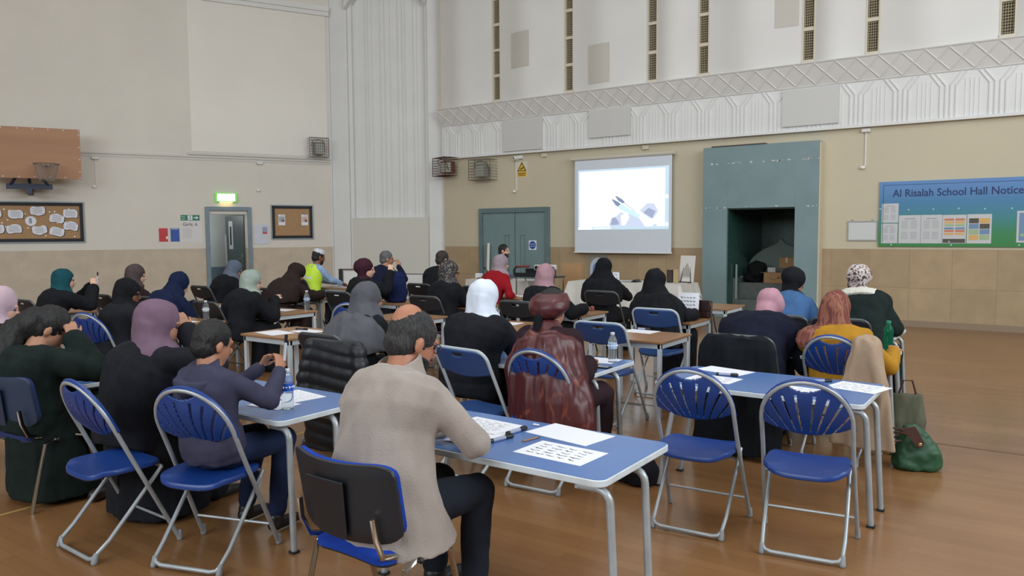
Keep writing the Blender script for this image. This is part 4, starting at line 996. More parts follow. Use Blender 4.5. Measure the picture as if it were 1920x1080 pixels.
def person(label, head, rot=0, hip=None, k=1.0, skin=SKIN_M, top=None, topkind='abaya', bottom=None, scarf=None, scarfkind='wrap', hair=None,
           hyaw=0, hpitch=-12, hands=None, curl=.5, near=False, extra=None, shoes=None, beard=False, roll=0, feet=None, bulk=1.0, hipdy=.20, knees=.42, shk=1.0, palm_in=False, hs=1.08, elbow_out=.55, pen=None, long=False):
    """head: world (x, y, z) of the crown; hip: local (dx, dy) of the seat under it"""
    r = math.radians(rot); Rw = Matrix.Rotation(r, 4, 'Z')
    fwd = V((-math.sin(r), math.cos(r), 0))
    hx, hy = (head[0]-fwd.x*hipdy, head[1]-fwd.y*hipdy) if hip is None else hip
    kh = k*hs; inv = (Matrix.Translation((hx, hy, 0)) @ Rw).inverted()
    crown = inv @ V(head)
    Hc = crown-V((0, 0, (.128 if scarf else .112)*kh))
    HM = (Matrix.Rotation(math.radians(hyaw), 3, 'Z') @ Matrix.Rotation(math.radians(hpitch), 3, 'X') @ Matrix.Rotation(math.radians(roll), 3, 'Y'))
    def hp(x, y, z): return Hc+HM @ V((x*kh, y*kh, z*kh))
    N_ = Hc+Matrix.Rotation(math.radians(hpitch*.55 if hpitch < -20 else 0), 3, 'X') @ V((0, -.045*k, -.150*k)); HIP = V((0, 0, .53 if k > .9 else .51))
    root_mb = MB()
    # --- spine
    mid = (HIP+N_)/2+V((0, -.065*k, .03))
    def sp(t): return HIP*(1-t)**2+mid*2*t*(1-t)+N_*t*t
    def st(t): return ((mid-HIP)*2*(1-t)+(N_-mid)*2*t)
    shL = sp(.90)+V((-.165*k*shk, 0, -.005)); shR = sp(.90)+V((.165*k*shk, 0, -.005))
    def torso(mb, inf, neck=True, w0=1.0):
        W = ((0, .165, .125), (.12, .165, .13), (.3, .15, .115), (.5, .155, .115), (.7, .175, .12), (.85, .178, .105), (.94, .13, .085), (1.0, .06, .06))
        mb.loft([(sp(t), (a*bulk+inf)*k*(shk if t > .6 else 1), (b*bulk+inf)*k, st(t)) for t, a, b in W])
    torso(root_mb, 0)
    # --- head
    b = root_mb
    b.cap(hp(0, -.02, -.05), N_, .056*kh, .062*kh)
    b.ell(hp(0, -.012, .02), (.076*kh, .096*kh, .092*kh), HM); b.ell(hp(0, .022, -.035), (.060*kh, .072*kh, .082*kh), HM); b.ell(hp(0, .052, -.092), (.030*kh, .030*kh, .024*kh), HM)
    b.ell(hp(0, .094, -.030), (.013*kh, .022*kh, .020*kh), HM); b.ell(hp(0, .088, -.008), (.009*kh, .015*kh, .026*kh), HM); b.ell(hp(0, .075, .016), (.05*kh, .018*kh, .013*kh), HM); b.ell(hp(0, .083, -.066), (.022*kh, .012*kh, .012*kh), HM)
    if hair and hair[1] == 'balding': b.ell(hp(0, -.050, .048), (.056*kh, .068*kh, .074*kh), HM)
    if not scarf:
        for sx in (-1, 1): b.ell(hp(sx*.076, -.008, -.020), (.012*kh, .020*kh, .033*kh), HM @ Matrix.Rotation(sx*.35, 3, 'Z'))
    # --- arms
    if hands is None: hands = [(-.13, .50, .72), (.13, .50, .72)]
    pal = []
    arms = []
    for sx, sh, h in ((-1, shL, hands[0]), (1, shR, hands[1])):
        hw_ = V(h); el, wr = ik(sh, hw_, .285*k, .25*k, (sx*elbow_out, -.25, -.8)); arms.append((sx, sh, el, wr))
        b.chain([sh, el, wr], [.040*k, .036*k, .026*k])
        d = (wr-el).normalized()
        if wr.z > .85 or palm_in: d = (d*.6+V((-sx*.2, .1, .7))).normalized(); pm = V((-sx, .2, -.1))
        else: d = (d+V((-sx*.35, .6, .15))).normalized(); pm = V((0, 0, -1))
        hand(b, wr, d, pm, -sx if pm.z < -.5 else (1 if sx < 0 else -1), curl, k)
    # --- legs
    kz = .50; legs = []
    for i, sx in enumerate((-1, 1)):
        hpz = V((sx*.085*k, .02, .51)); kn = V((sx*.12*k, knees*k, kz)); an = V((sx*.12*k, knees*k-.03, .09)) if feet is None else inv @ V(feet[i]+(.09,))
        legs.append((hpz, kn, an)); b.chain([hpz, kn, an], [.082*k, .058*k, .038*k]); ft = V((0, 1, 0)) if feet is None else V((0, 1, 0))
        b.chain([an+V((0, -.02, -.045)), an+V((0, .10*k, -.055)), an+V((0, .17*k, -.062))], [.033*k, .032*k, .022*k])
    root = remesh(b, 'person', skin, None, .0075 if near else .0095, 2)
    tag(root, label, 'person'); root.location = (hx, hy, 0); root.rotation_euler = (0, 0, r)
    # --- eyes, lips
    e = MB()
    for sx in (-1, 1): e.ell(hp(sx*.030, .078, -.006), (.013*k, .010*k, .008*k), HM, 10, 6)
    e.build('eyes', EYEW, parent=root, smooth='all')
    e = MB(); e.ell(hp(0, .093, -.064), (.022*k, .006*k, .008*k), HM, 10, 6); e.build('lips', LIP, parent=root, smooth='all')
    # --- clothing
    vx = .011 if near else .014
    fold = .014 if topkind in ('abaya', 'veil', 'jacket') else .010
    c = MB()
    loose = {'abaya': (.042, .086, .078, .068), 'veil': (.038, .08, .07, .058), 'jacket': (.030, .068, .060, .046), 'hoodie': (.034, .070, .062, .046), 'shirt': (.03, .068, .060, .046)}[topkind]
    torso(c, loose[0])
    for sx, sh, el, wr in arms:
        c.chain([sp(.93), sh+V((-sx*.006, 0, -.008)), el, wr-(wr-el).normalized()*.012], [.068*k, loose[1]*k*1.02, loose[2]*k, loose[3]*k])
    if topkind == 'abaya':
        c.loft([(V((0, -.06, .42)), .20*bulk, .15, (0,.3,1)), (V((0, -.03, .50)), .21*bulk, .17, (0,.2,1)), (V((0, 0, .60)), .19*bulk, .15, (0,0,1)), (V((0,.0,.7)), .17, .13, (0,0,1))])
        for hpz, kn, an in legs: c.chain([hpz, kn+V((0,.01,.0)), an+V((0, 0, .0))], [.11*k, .095*k, .085*k])
        kn = (legs[0][1]+legs[1][1])/2; an = (legs[0][2]+legs[1][2])/2
        c.chain([V((0, .05, .50)), kn, an+V((0,.0,-.0))], [.11*k, .095*k, .09*k]); c.chain([kn+V((0,-.08,-.04)), an+V((0,-.10,0))], [.09*k, .085*k])
        if long: c.loft([(V((0, .12, .03)), .30, .26, (0,0,1)), (V((0, .10, .22)), .27, .24, (0,0,1)), (V((0, .06, .42)), .235, .20, (0,0,1)), (V((0, .03, .52)), .21, .17, (0,0,1))])
    elif topkind == 'jacket':
        c.loft([(V((.02, .02, .39)), .285, .225, (0,0,1)), (V((.01, .01, .44)), .275, .215, (0,0,1)), (V((0, .0, .52)), .255, .20, (0,0,1)), (sp(.22), .232, .182, st(.22)), (sp(.40), .215, .165, st(.4)), (sp(.60), .205, .152, st(.6)), (sp(.78), .180, .120, st(.8))])
    elif topkind in ('hoodie', 'shirt'):
        c.loft([(V((0, 0, .47)), .185*k, .15*k, (0,0,1)), (V((0, 0, .56)), .19*k, .15*k, (0,0,1)), (V((0, 0, .64)), .175*k, .14*k, (0,0,1))])
    nm = {'abaya': 'robe', 'veil': 'robe', 'jacket': 'jacket', 'hoodie': 'hooded_top', 'shirt': 'shirt'}[topkind]
    to = remesh(c, nm, top, root, vx, 3, fold, (11, 11, 4), hash(label) % 17 if False else len(label))
    if topkind in ('jacket', 'hoodie', 'shirt') or bottom:
        t = MB()
        for hpz, kn, an in legs: t.chain([hpz, kn, an+V((0, 0, .03))], [.100*k, .074*k, .056*k])
        t.ell((0, .0, .50), (.18*k, .15*k, .09*k))
        if bottom and topkind == 'veil': t.chain([V((0,.05,.5)), (legs[0][1]+legs[1][1])/2, (legs[0][2]+legs[1][2])/2], [.12, .10, .10])
        remesh(t, 'trousers' if topkind != 'veil' else 'skirt', bottom or mat('dark_trousers', '#202630', .85), root, vx, 2, .006, (9, 9, 9), 3)
    sm = shoes or mat('black_shoe_leather', '#17181B', .4)
    for hpz, kn, an in legs:
        s_ = MB(); s_.chain([an+V((0, -.025, -.045)), an+V((0, .10*k, -.052)), an+V((0, .185*k, -.060))], [.043*k, .038*k, .029*k]); s_.ell(an+V((0, -.01, -.01)), (.045*k, .05*k, .04*k))
        sh_ = remesh(s_, 'shoe', sm, root, .009, 2)
        for v in sh_.data.vertices: v.co.z = max(v.co.z, .002)
    # --- headwear
    if scarf:
        h = MB()
        if scarfkind in ('wrap', 'tail'):
            h.ell(hp(0, -.022, .022), (.094*kh, .110*kh, .106*kh), HM); h.ell(hp(0, -.018, -.055), (.082*kh, .078*kh, .092*kh), HM); h.loft([(hp(0, -.030, -.0), .093*kh, .100*kh, HM @ V((0,0,1))), (hp(0, -.030, -.06), .096*kh, .092*kh, HM @ V((0,0,1))), (N_+V((0, -.004, .05)), .112, .102, (0,0,1)), (N_+V((0, -.006, .015)), .148, .122, (0,-.1,1))])
            h.loft([(N_+V((0, -.0, .05)), .105, .098, (0,0,1)), (N_+V((0, -.005, .0)), .160, .125, (0,-.1,1)), (N_+V((0, -.015, -.045)), .185, .125, (0,-.2,1))])
            if scarfkind == 'tail': h.loft([(hp(0,-.06,-.08), .06, .05, (0,0,1)), (N_+V((-.02, -.10, -.08)), .08, .04, (0,.2,1)), (sp(.65)+V((-.03, -.165, 0)), .085, .025, (0,.3,1)), (sp(.45)+V((-.03, -.165, 0)), .075, .018, (0,.1,1))], 20)
        elif scarfkind == 'veil':
            h.ell(hp(0, -.025, .022), (.098*kh, .116*kh, .108*kh), HM); h.ell(hp(0, -.03, -.06), (.092*kh, .088*kh, .10*kh), HM)
            h.loft([(hp(0,-.045,.03), .092, .10, (0,0,1)), (hp(0,-.045,-.03), .102, .102, (0,0,1)), (N_+V((0,-.012,.075)), .128, .115, (0,0,1)), (N_+V((0,-.014,.02)), .175, .13, (0,0,1)), (sp(.92)+V((0,-.015,.0)), .228, .15, st(.9)), (sp(.80)+V((0,-.01,0)), .265, .175, st(.8)), (sp(.62), .285, .20, st(.6)), (sp(.44), .29, .205, st(.5)), (sp(.34), .275, .195, (0,0,1))], 32)
        elif scarfkind == 'turban':
            h.ell(hp(0, -.035, .030), (.100*kh, .118*kh, .100*kh), HM); h.ell(hp(0, -.085, .015), (.080*kh, .07*kh, .075*kh), HM); h.ell(hp(0, -.04, -.045), (.080*kh, .066*kh, .07*kh), HM)
            h.chain([hp(0, -.03, -.08), N_+V((0, .0, .01))], [.070*kh, .080*k]); h.ell(N_+V((0, 0, 0)), (.125*kh, .11*kh, .06*kh))
        remesh(h, 'headscarf', scarf, root, vx*.9, 3, .010 if scarfkind != 'veil' else .014, (13, 13, 6) if scarfkind != 'veil' else (12, 12, 3), len(label)+3)
    if hair:
        hm, hk = hair; h = MB()
        if hk == 'short':
            h.ell(hp(0, -.020, .026), (.083*kh, .100*kh, .095*kh), HM); h.ell(hp(0, -.045, -.03), (.072*kh, .070*kh, .07*kh), HM)
            remesh(h, 'hair', hm, root, .008, 2, .004, (60, 60, 30))
        elif hk == 'balding':
            h.ell(hp(0, -.018, .022), (.083*kh, .100*kh, .092*kh), HM); h.ell(hp(0, -.045, -.03), (.074*kh, .070*kh, .07*kh), HM)
            remesh(h, 'hair', hm, root, .008, 2, .004, (60, 60, 40))
        elif hk == 'long':
            h.ell(hp(0, -.022, .026), (.088*kh, .103*kh, .098*kh), HM); h.ell(hp(0, -.055, -.03), (.080*kh, .075*kh, .08*kh), HM)
            h.chain([hp(0, -.09, -.01), hp(-.02, -.13, -.12), sp(.72)+V((-.05, -.17, .04)), sp(.45)+V((-.09, -.18, 0)), sp(.25)+V((-.12, -.16, 0))], [.085, .085, .075, .06, .03])
            remesh(h, 'hair', hm, root, .010, 2, .010, (40, 40, 6))
    if beard:
        h = MB(); h.ell(hp(0, .050, -.092), (.050*kh, .042*kh, .040*kh), HM); h.ell(hp(0, .040, -.066), (.061*kh, .045*kh, .025*kh), HM); h.ell(hp(0, .090, -.053), (.03*kh, .010*kh, .006*kh), HM)
        remesh(h, 'beard', HAIR_B, root, .007, 1, .004, (60, 60, 60))
    info = dict(root=root, hp=hp, HM=HM, N=N_, sp=sp, st=st, arms=arms, legs=legs, k=k, shL=shL, shR=shR, inv=inv, Hc=Hc)
    if extra: extra(info)
    if pen:
        Mw = info['inv'].inverted(); wr = arms[1][3]; c_ = wr+V((0, .06, .085)); held_pen(pen, Mw @ (c_+V((-.01, -.01, -.04))), Mw @ (c_+V((.0, .0, .10))))
    return info
# pen held up by the boy, pens in raised hands
def held_pen(label, p0, p1, r=.008, c='#B8C0CC'):
    a = V(p0); b = V(p1); e = empty('held_pen', label, 'pen', a); d = b-a
    MB().tube([(0,0,0), d*.7], r, 8).build('barrel', mat('pen'+c, c, .4), parent=e, smooth=True); MB().tube([d*.7, d], r*1.08, 8).build('cap', BLACKP, parent=e, smooth=True)
BLK = fabric('black', '#14161B', .25); BLK2 = fabric('soft_black', '#1A1C22', .2); BLKG = fabric('green_black', '#15211F', .2); NAVY = fabric('navy', '#161C33', .2)
def glasses(i):
    m = MB(); hp = i['hp']
    for sx in (-1, 1):
        m.tube([hp(sx*.030+.024*math.cos(a*PI/6), .094, -.006+.018*math.sin(a*PI/6)) for a in range(12)], .0022, 5, closed=True); m.tube([hp(sx*.056, .092, 0), hp(sx*.082, .03, .0), hp(sx*.08, -.02, -.005)], .0022, 5)
    m.tube([hp(-.006, .096, 0), hp(.006, .096, 0)], .002, 5)
    m.build('glasses', BLACKP, parent=i['root'])

# 1. man in the beige jacket
def jacket_extra(i):
    root = i['root']; N_ = i['N']; sp = i['sp']; st = i['st']
    c = MB(); c.loft([(N_+V((0, -.030, -.050)), .150, .125, (0,-.30,1)), (N_+V((0, -.020, .0)), .118, .108, (0,-.32,1)), (N_+V((0, -.010, .058)), .094, .092, (0,-.35,1)), (N_+V((0, -.010, .062)), .084, .082, (0,-.35,1)), (N_+V((0,-.01,.0)), .075, .075, (0,-.3,1))], 28, 2.1)
    c.build('collar', BEIGE, parent=root, smooth=True)
    glasses(i)
BEIGE = mat('beige_suede_cloth', '#958B84', .9, var=.10, vscale=3.5, bump=.3, bscale=150, spec=.2, sheen=.3)
person('balding man seen from behind in a beige jacket and dark trousers', (-2.17, 2.40, 1.28), rot=-6, hip=(-2.13, 2.16), skin=mat('skin_warm', '#A97258', .5), top=BEIGE, topkind='jacket', bottom=fabric('charcoal_trousers', '#1F242E'),
       hair=(mat('salt_pepper_hair', '#161618', .6, var=.4, vscale=50, c2='#3A3A3C', bump=.6, bscale=150, stretch=(3,3,.6)), 'balding'), hyaw=-16, hpitch=-24, beard=True, hands=[(-.10, .42, .72), (.06, .42, .73)], near=True, extra=jacket_extra, bulk=1.10, shk=1.15, hs=1.09, elbow_out=1.6)
# 2. boy in grey hoodie
def hood_extra(i):
    N_ = i['N']; sp = i['sp']; h = MB()
    h.loft([(N_+V((0, -.03, .035)), .085, .08, (0,-.5,1)), (N_+V((0, -.055, .0)), .115, .09, (0,-.6,1)), (sp(.88)+V((0, -.095, 0)), .125, .055, (0,.1,1)), (sp(.72)+V((0, -.105, 0)), .085, .04, (0,.2,1)), (sp(.64)+V((0, -.10, 0)), .04, .02, (0,.2,1))], 24)
    remesh(h, 'hood', HOOD, i['root'], .010, 4, .006, (14, 14, 8))
HOOD = fabric('slate_hoodie', '#3C3C50', .12)
person('boy in a slate grey hooded top and navy joggers holding a marker up', (-3.46, 2.32, 1.165), rot=8, hip=(-3.40, 2.26), k=.84, skin=mat('skin_boy', '#A9775C', .5), top=HOOD, topkind='hoodie', bottom=fabric('navy_joggers', '#1E2A48'),
       hair=(HAIR_B, 'short'), hyaw=-12, hpitch=-16, hs=1.18, hands=[(-.02, .34, .88), (.13, .33, .88)], curl=.9, near=True, pen='white-barrelled marker held upright by the boy in the hoodie', extra=hood_extra, feet=[(-3.62, 2.60), (-3.36, 2.60)], knees=.46)
# 3. mauve scarf
MAUVE = fabric('mauve', '#705A6C', .07)
person('woman in a mauve headscarf and black robe, fist at her chin', (-4.08, 2.40, 1.245), rot=0, hip=(-4.20, 2.30), skin=SKIN_M, top=BLK2, topkind='abaya', scarf=MAUVE, scarfkind='wrap', hyaw=-25, hpitch=-14,
       hands=[(-.16, .40, .72), (.17, .22, 1.05)], curl=1.1, near=True, bulk=1.12, long=True)
# 4. girl with long hair
def bracelet(i):
    sx, sh, el, wr = i['arms'][1]; t = (wr-el).normalized(); a = t.cross(V((0,0,1))).normalized(); b = t.cross(a); c = wr-t*.02
    m = MB(); m.tube([c+a*.036*math.cos(q*PI/8)+b*.036*math.sin(q*PI/8) for q in range(16)], .004, 6, closed=True); m.build('bracelet', CHR, parent=i['root'])
person('girl with long loose dark hair in a dark green-black top, cheek on her hand', (-5.03, 2.25, 1.155), rot=-4, hip=(-5.03, 2.12), skin=SKIN_M, top=BLKG, topkind='abaya', hair=(HAIR_B, 'long'), hyaw=-20, hpitch=-38,
       hands=[(-.10, .38, .72), (.13, .20, .97)], curl=1.1, near=True, extra=bracelet, bulk=1.15, long=True, shoes=mat('canvas_shoe', '#1B1B1F', .8))
# 5. pale pink scarf, cut by the left edge
person('woman in a pale pink headscarf cut off by the left edge', (-6.05, 2.38, 1.25), rot=0, skin=SKIN_L, top=BLK2, scarf=fabric('pale_pink', '#B8A0AC', .06), hyaw=-20, hpitch=-20)
# 6. teal scarf
TEALS = fabric('teal', '#174852', .12)
person('woman in a teal headscarf and black top raising both hands with a pen', (-9.42, 4.38, 1.225), rot=-5, skin=SKIN_L, top=BLK, scarf=TEALS, scarfkind='wrap', hyaw=-12, hpitch=-4, hands=[(-.06, .50, .98), (.08, .48, .98)], curl=.5, hipdy=.20, pen='pen held up by the woman in the teal headscarf')
# 7. taupe scarf in profile
person('woman in a taupe brown headscarf in profile before the ivory wall', (-9.55, 5.32, 1.235), rot=-10, skin=SKIN_L, top=fabric('dark_brown_top', '#2C2022'), scarf=fabric('taupe', '#4C4142', .1), scarfkind='wrap', hyaw=-15, hpitch=-12, hipdy=.12)
# 8. lanyard wearer
def lanyard(i):
    N_ = i['N']; m = MB(); m.tube([N_+V((-.10, .06, .0)), N_+V((-.105, -.03, .03)), N_+V((-.05, -.095, .038)), N_+V((.05, -.095, .038)), N_+V((.105, -.03, .03)), N_+V((.10, .06, 0))], .007, 6, .5)
    m.build('lanyard', mat('pale_green_lanyard', '#A8C4B0', .6), parent=i['root']); glasses(i)
    p = MB(); p.ell(i['hp'](0, .0, .045), (.078, .088, .062), i['HM']); remesh(p, 'under_cap', fabric('purple', '#4E3A62'), i['root'], .010, 2)
person('woman in a black headscarf with a pale green lanyard and glasses', (-7.30, 3.98, 1.19), rot=-8, skin=SKIN_D, top=BLK2, scarf=BLK, scarfkind='wrap', hyaw=-25, hpitch=-16, extra=lanyard, hipdy=.15)
# 9. navy veil
NAVYV = fabric('navy_veil', '#141F3C', .12)
person('woman in a long navy veil bent over the desk', (-8.72, 5.40, 1.14), rot=-8, skin=SKIN_L, top=NAVYV, topkind='abaya', scarf=NAVYV, scarfkind='veil', hyaw=-15, hpitch=-30, hipdy=.26, bulk=1.1)
# 10. slate blue scarf by doorway
person('woman in a slate blue headscarf and black robe in front of the open doorway', (-10.0, 7.10, 1.22), rot=-12, skin=SKIN_M, top=BLK, scarf=fabric('slate_blue', '#5A6474', .08), hyaw=-20, hpitch=-25, hipdy=.32)
# 11. sage scarf
def strap(i):
    sp = i['sp']; m = MB(); m.tube([i['shL']+V((.03, -.02, .05)), sp(.75)+V((-.06, -.155, 0)), sp(.5)+V((.04, -.16, 0)), sp(.3)+V((.13, -.145, 0)), sp(.2)+V((.18, -.05, 0))], .012, 6, .4); m.build('bag_strap', mat('grey_strap', '#6A6C70', .6), parent=i['root'])
person('woman in a sage green headscarf and thick black coat with a bag strap', (-7.50, 5.55, 1.205), rot=-6, skin=SKIN_L, top=BLK, scarf=fabric('sage', '#93A098', .06), hyaw=-25, hpitch=-14, hands=[(-.1, .42, .74), (.12, .46, .84)], extra=strap, hipdy=.25, bulk=1.15)
# 12. brown veil
BROWN = fabric('dark_brown', '#2B211F', .15)
person('woman in a long dark brown veil leaning far over her desk', (-8.62, 7.12, 1.195), rot=-8, skin=SKIN_M, top=BROWN, scarf=BROWN, scarfkind='veil', hyaw=-10, hpitch=-34, hands=[(-.05, .66, .74), (.10, .70, .74)], hipdy=.36)
# 13. hi-vis man
def hivis(i):
    sp = i['sp']; st = i['st']; v = MB()
    W = ((.18, .168, .135), (.4, .155, .125), (.62, .170, .13), (.80, .180, .125), (.90, .150, .105), (.97, .10, .085))
    v.loft([(sp(t), a+.032, b_+.030, st(t)) for t, a, b_ in W]); remesh(v, 'hi_vis_waistcoat', mat('hi_vis_yellow', '#C4E63C', .6), i['root'], .012, 2, .004)
    m = MB(); m.loft([(sp(.50), .190, .160, st(.5)), (sp(.57), .196, .165, st(.57))]); m.build('reflective_band', mat('reflective_tape', '#C9CFCE', .25), parent=i['root'], smooth=True)
    c = MB(); c.loft([(i['hp'](0,-.012,.045), .086, .104, i['HM'] @ V((0,0,1))), (i['hp'](0,-.014,.078), .086, .103, i['HM'] @ V((0,0,1))), (i['hp'](0,-.016,.108), .074, .088, i['HM'] @ V((0,0,1))), (i['hp'](0,-.018,.124), .045, .055, i['HM'] @ V((0,0,1)))], 24, 2); c.build('skullcap', mat('white_cap', '#C9CCD4', .8, var=.15, vscale=40), parent=i['root'], smooth=True)
person('man in a white skullcap, pale blue shirt and yellow hi-vis waistcoat', (-10.35, 9.03, 1.335), rot=-14, skin=SKIN_D, top=fabric('pale_blue', '#8FA9CC', .06), topkind='shirt', hair=(HAIR_B, 'short'), hyaw=-4, hpitch=-14, beard=True, hands=[(-.04, .52, .74), (.10, .54, .74)], extra=hivis, hipdy=.18)
# 14. maroon turban
def denim_shoulders(i):
    for sx, sh in ((-1, i['shL']), (1, i['shR'])):
        m = MB(); m.ell(sh+V((0, 0, -.03)), (.078, .085, .085)); remesh(m, 'pale_blue_sleeve', fabric('pale_blue', '#8FA9CC', .06), i['root'], .012, 2)
person('woman in a maroon turban scarf with pale blue sleeves, arm round a rucksack', (-7.42, 7.28, 1.275), rot=-20, skin=SKIN_L, top=BLK, scarf=fabric('maroon', '#3A1E2A', .12), scarfkind='turban', hyaw=-20, hpitch=-6, hands=[(-.05, .45, .80), (.30, .34, 1.08)], extra=denim_shoulders, hipdy=.14)
# 15. grey-haired man
person('grey-haired man in a dark navy top gesturing with one hand', (-8.93, 9.24, 1.315), rot=-12, skin=SKIN_M, top=NAVY, topkind='hoodie', hair=(HAIR_G, 'short'), hyaw=-22, hpitch=-6, hands=[(-.1, .35, .74), (.16, .42, 1.06)], hipdy=.30)
# 16. short dark haired man
person('short-haired man in a black hooded coat seen from behind', (-7.60, 9.08, 1.33), rot=0, skin=SKIN_M, top=BLK, topkind='hoodie', hair=(mat('cropped_hair', '#2E2624', .7, bump=.5, bscale=200), 'short'), hyaw=-10, hpitch=-12, hipdy=.27, shk=1.15, bulk=1.1)
# 17. patterned dark scarf, purple skirt
person('woman in a black and grey flecked headscarf, black top and purple skirt', (-5.93, 7.22, 1.28), rot=-10, skin=SKIN_M, top=BLK, topkind='veil', bottom=fabric('aubergine', '#33182C', .12), scarf=scarf_mat('flecked_scarf', '#282428', '#6A6560', .56, 45), scarfkind='wrap', hyaw=-25, hpitch=-14, extra=glasses, hipdy=.14, bulk=1.1)
# 18. grey veil
GREYV = fabric('slate_grey', '#56575E', .06)
person('woman in a long mid-grey veil beside the puffer jacket', (-4.46, 4.40, 1.22), rot=-4, skin=SKIN_M, top=BLK, topkind='abaya', scarf=GREYV, scarfkind='veil', hyaw=-15, hpitch=-10, near=True, hipdy=.22)
# 19. white scarf
def piping(i):
    sp = i['sp']; st = i['st']; m = MB()
    def at(t, u): 
        W = 0.185+.02 if t > .5 else .185; X = V((1,0,0)); Y = st(t).normalized().cross(X); return sp(t)+X*W*1.02*math.sin(u)-Y*-.0+(-Y if Y.y > 0 else Y)*.150*math.cos(u)
    m.tube([at(.93, -1.2)+V((0,0,.03)), at(.965, -.6), at(.975, 0), at(.965, .6), at(.93, 1.2)+V((0,0,.03))], .004, 5)
    m.build('gold_piping', mat('gold_thread', '#A89A78', .5), parent=i['root'])
person('woman in a bright white headscarf and plain black robe', (-3.36, 4.49, 1.268), rot=-2, hip=(-3.40, 4.36), skin=SKIN_M, top=BLK2, scarf=mat('white_jersey', '#D4DCEA', .85, var=.03, bump=.2, bscale=120), scarfkind='wrap', hyaw=-8, hpitch=-16, near=True, extra=None, bulk=1.15, shk=1.1)
# 20. burgundy veil
BURG = scarf_mat('burgundy_satin', '#4A1C20', '#70382F', .62, 6, (1, 1, .5), 2.2)
BURG.node_tree.nodes['Principled BSDF'].inputs['Roughness'].default_value = .42
def burg_veil(i):
    hp = i['hp']; N_ = i['N']; sp = i['sp']; h = MB()
    h.loft([(hp(0, -.04, .085), .10, .09, (0,0,1)), (hp(0, -.045, .04), .135, .115, (0,0,1)), (hp(0, -.05, -.01), .135, .115, (0,0,1)), (hp(0, -.055, -.05), .105, .09, (0,0,1)), (hp(0, -.06, -.075), .07, .07, (0,0,1))], 28)
    remesh(h, 'headscarf', BURG, i['root'], .010, 3, .006, (10, 10, 18))
    h = MB(); h.loft([(hp(0, -.055, -.08), .075, .065, (0,0,1)), (N_+V((0, -.045, .0)), .115, .105, (0,0,1)), (sp(.90)+V((0, -.05, 0)), .185, .12, st_(i,.9)), (sp(.78)+V((0, -.04, 0)), .225, .165, st_(i,.8)), (sp(.60)+V((.0, -.045, 0)), .245, .185, (0,0,1)), (sp(.40)+V((.01, -.05, 0)), .265, .20, (0,0,1)), (V((.02, -.05, .56)), .285, .21, (0,0,1)), (V((.03, -.05, .44)), .30, .20, (0,0,1)), (V((.05, -.04, .34)), .28, .19, (0,0,1))], 36)
    o = remesh(h, 'veil', BURG, i['root'], .011, 3, .028, (13, 13, 1.6), 4)
    h = MB(); h.chain([hp(-.01, -.125, -.085), N_+V((-.015, -.135, -.03)), sp(.86)+V((-.015, -.165, 0))], [.030, .034, .018]); remesh(h, 'black_hair_tie', BLK, i['root'], .009, 2, .006)
def st_(i, t): return i['st'](t)
person('woman in a long burgundy satin veil gathered at the nape', (-2.66, 4.30, 1.225), rot=0, hip=(-2.58, 4.16), skin=SKIN_M, top=fabric('dark_plum', '#2A1A20'), scarf=None, hair=(HAIR_B, 'short'), hyaw=0, hpitch=-18, near=True, extra=burg_veil, hands=[(-.08, .34, .71), (.08, .34, .71)], elbow_out=.1)
# 21. lilac scarf, red cardigan
person('woman in a pale lilac headscarf with a hanging tail and a red cardigan', (-6.48, 9.06, 1.30), rot=-12, skin=SKIN_L, top=fabric('red', '#8E1420', .1), topkind='shirt', scarf=fabric('lilac_grey', '#94868E', .06), scarfkind='tail', hyaw=-18, hpitch=-6, hipdy=.30, bottom=BLK, bulk=1.1, hands=[(-.1, .38, .72), (.16, .36, .70)])
# 22. pink scarf
person('woman in a dusty pink headscarf and black robe writing at a small desk', (-4.60, 7.30, 1.26), rot=-4, skin=SKIN_M, top=BLK, scarf=fabric('dusty_pink', '#A2808A', .07), scarfkind='wrap', hyaw=-8, hpitch=-10, hands=[(-.05, .45, .72), (.30, .46, .74)], hipdy=.16)
# 23, 24. black veils
person('tall upright woman in a long black veil in front of the cloth-covered table', (-4.78, 9.02, 1.27), rot=0, skin=SKIN_M, top=BLK, scarf=BLK, scarfkind='veil', hyaw=-10, hpitch=-4, hipdy=.06)
person('woman in a long black veil seated beside the brown handbag', (-3.32, 7.43, 1.225), rot=-4, hip=(-3.24, 7.33), skin=SKIN_M, top=BLK2, scarf=BLK, scarfkind='veil', hyaw=-8, hpitch=-14, bulk=1.15)
# 25. denim shirt
person('woman in a black headscarf and blue denim shirt bending forwards', (-1.98, 7.62, 1.245), rot=-4, hip=(-1.95, 7.18), skin=SKIN_M, top=fabric('denim', '#3E608C', .12), topkind='shirt', bottom=BLK, scarf=BLK, scarfkind='turban', hyaw=-20, hpitch=-30)
# 26. bent pink scarf
def bend_extra(i): pass
person('woman in a pink headscarf and dark navy robe bent low over her table', (-1.80, 6.20, 1.12), rot=0, hip=(-1.78, 5.66), skin=SKIN_M, top=fabric('midnight', '#14182A', .15), scarf=fabric('rose_pink', '#B48896', .07), scarfkind='turban', hyaw=-5, hpitch=-62, bulk=1.3, shk=1.2)
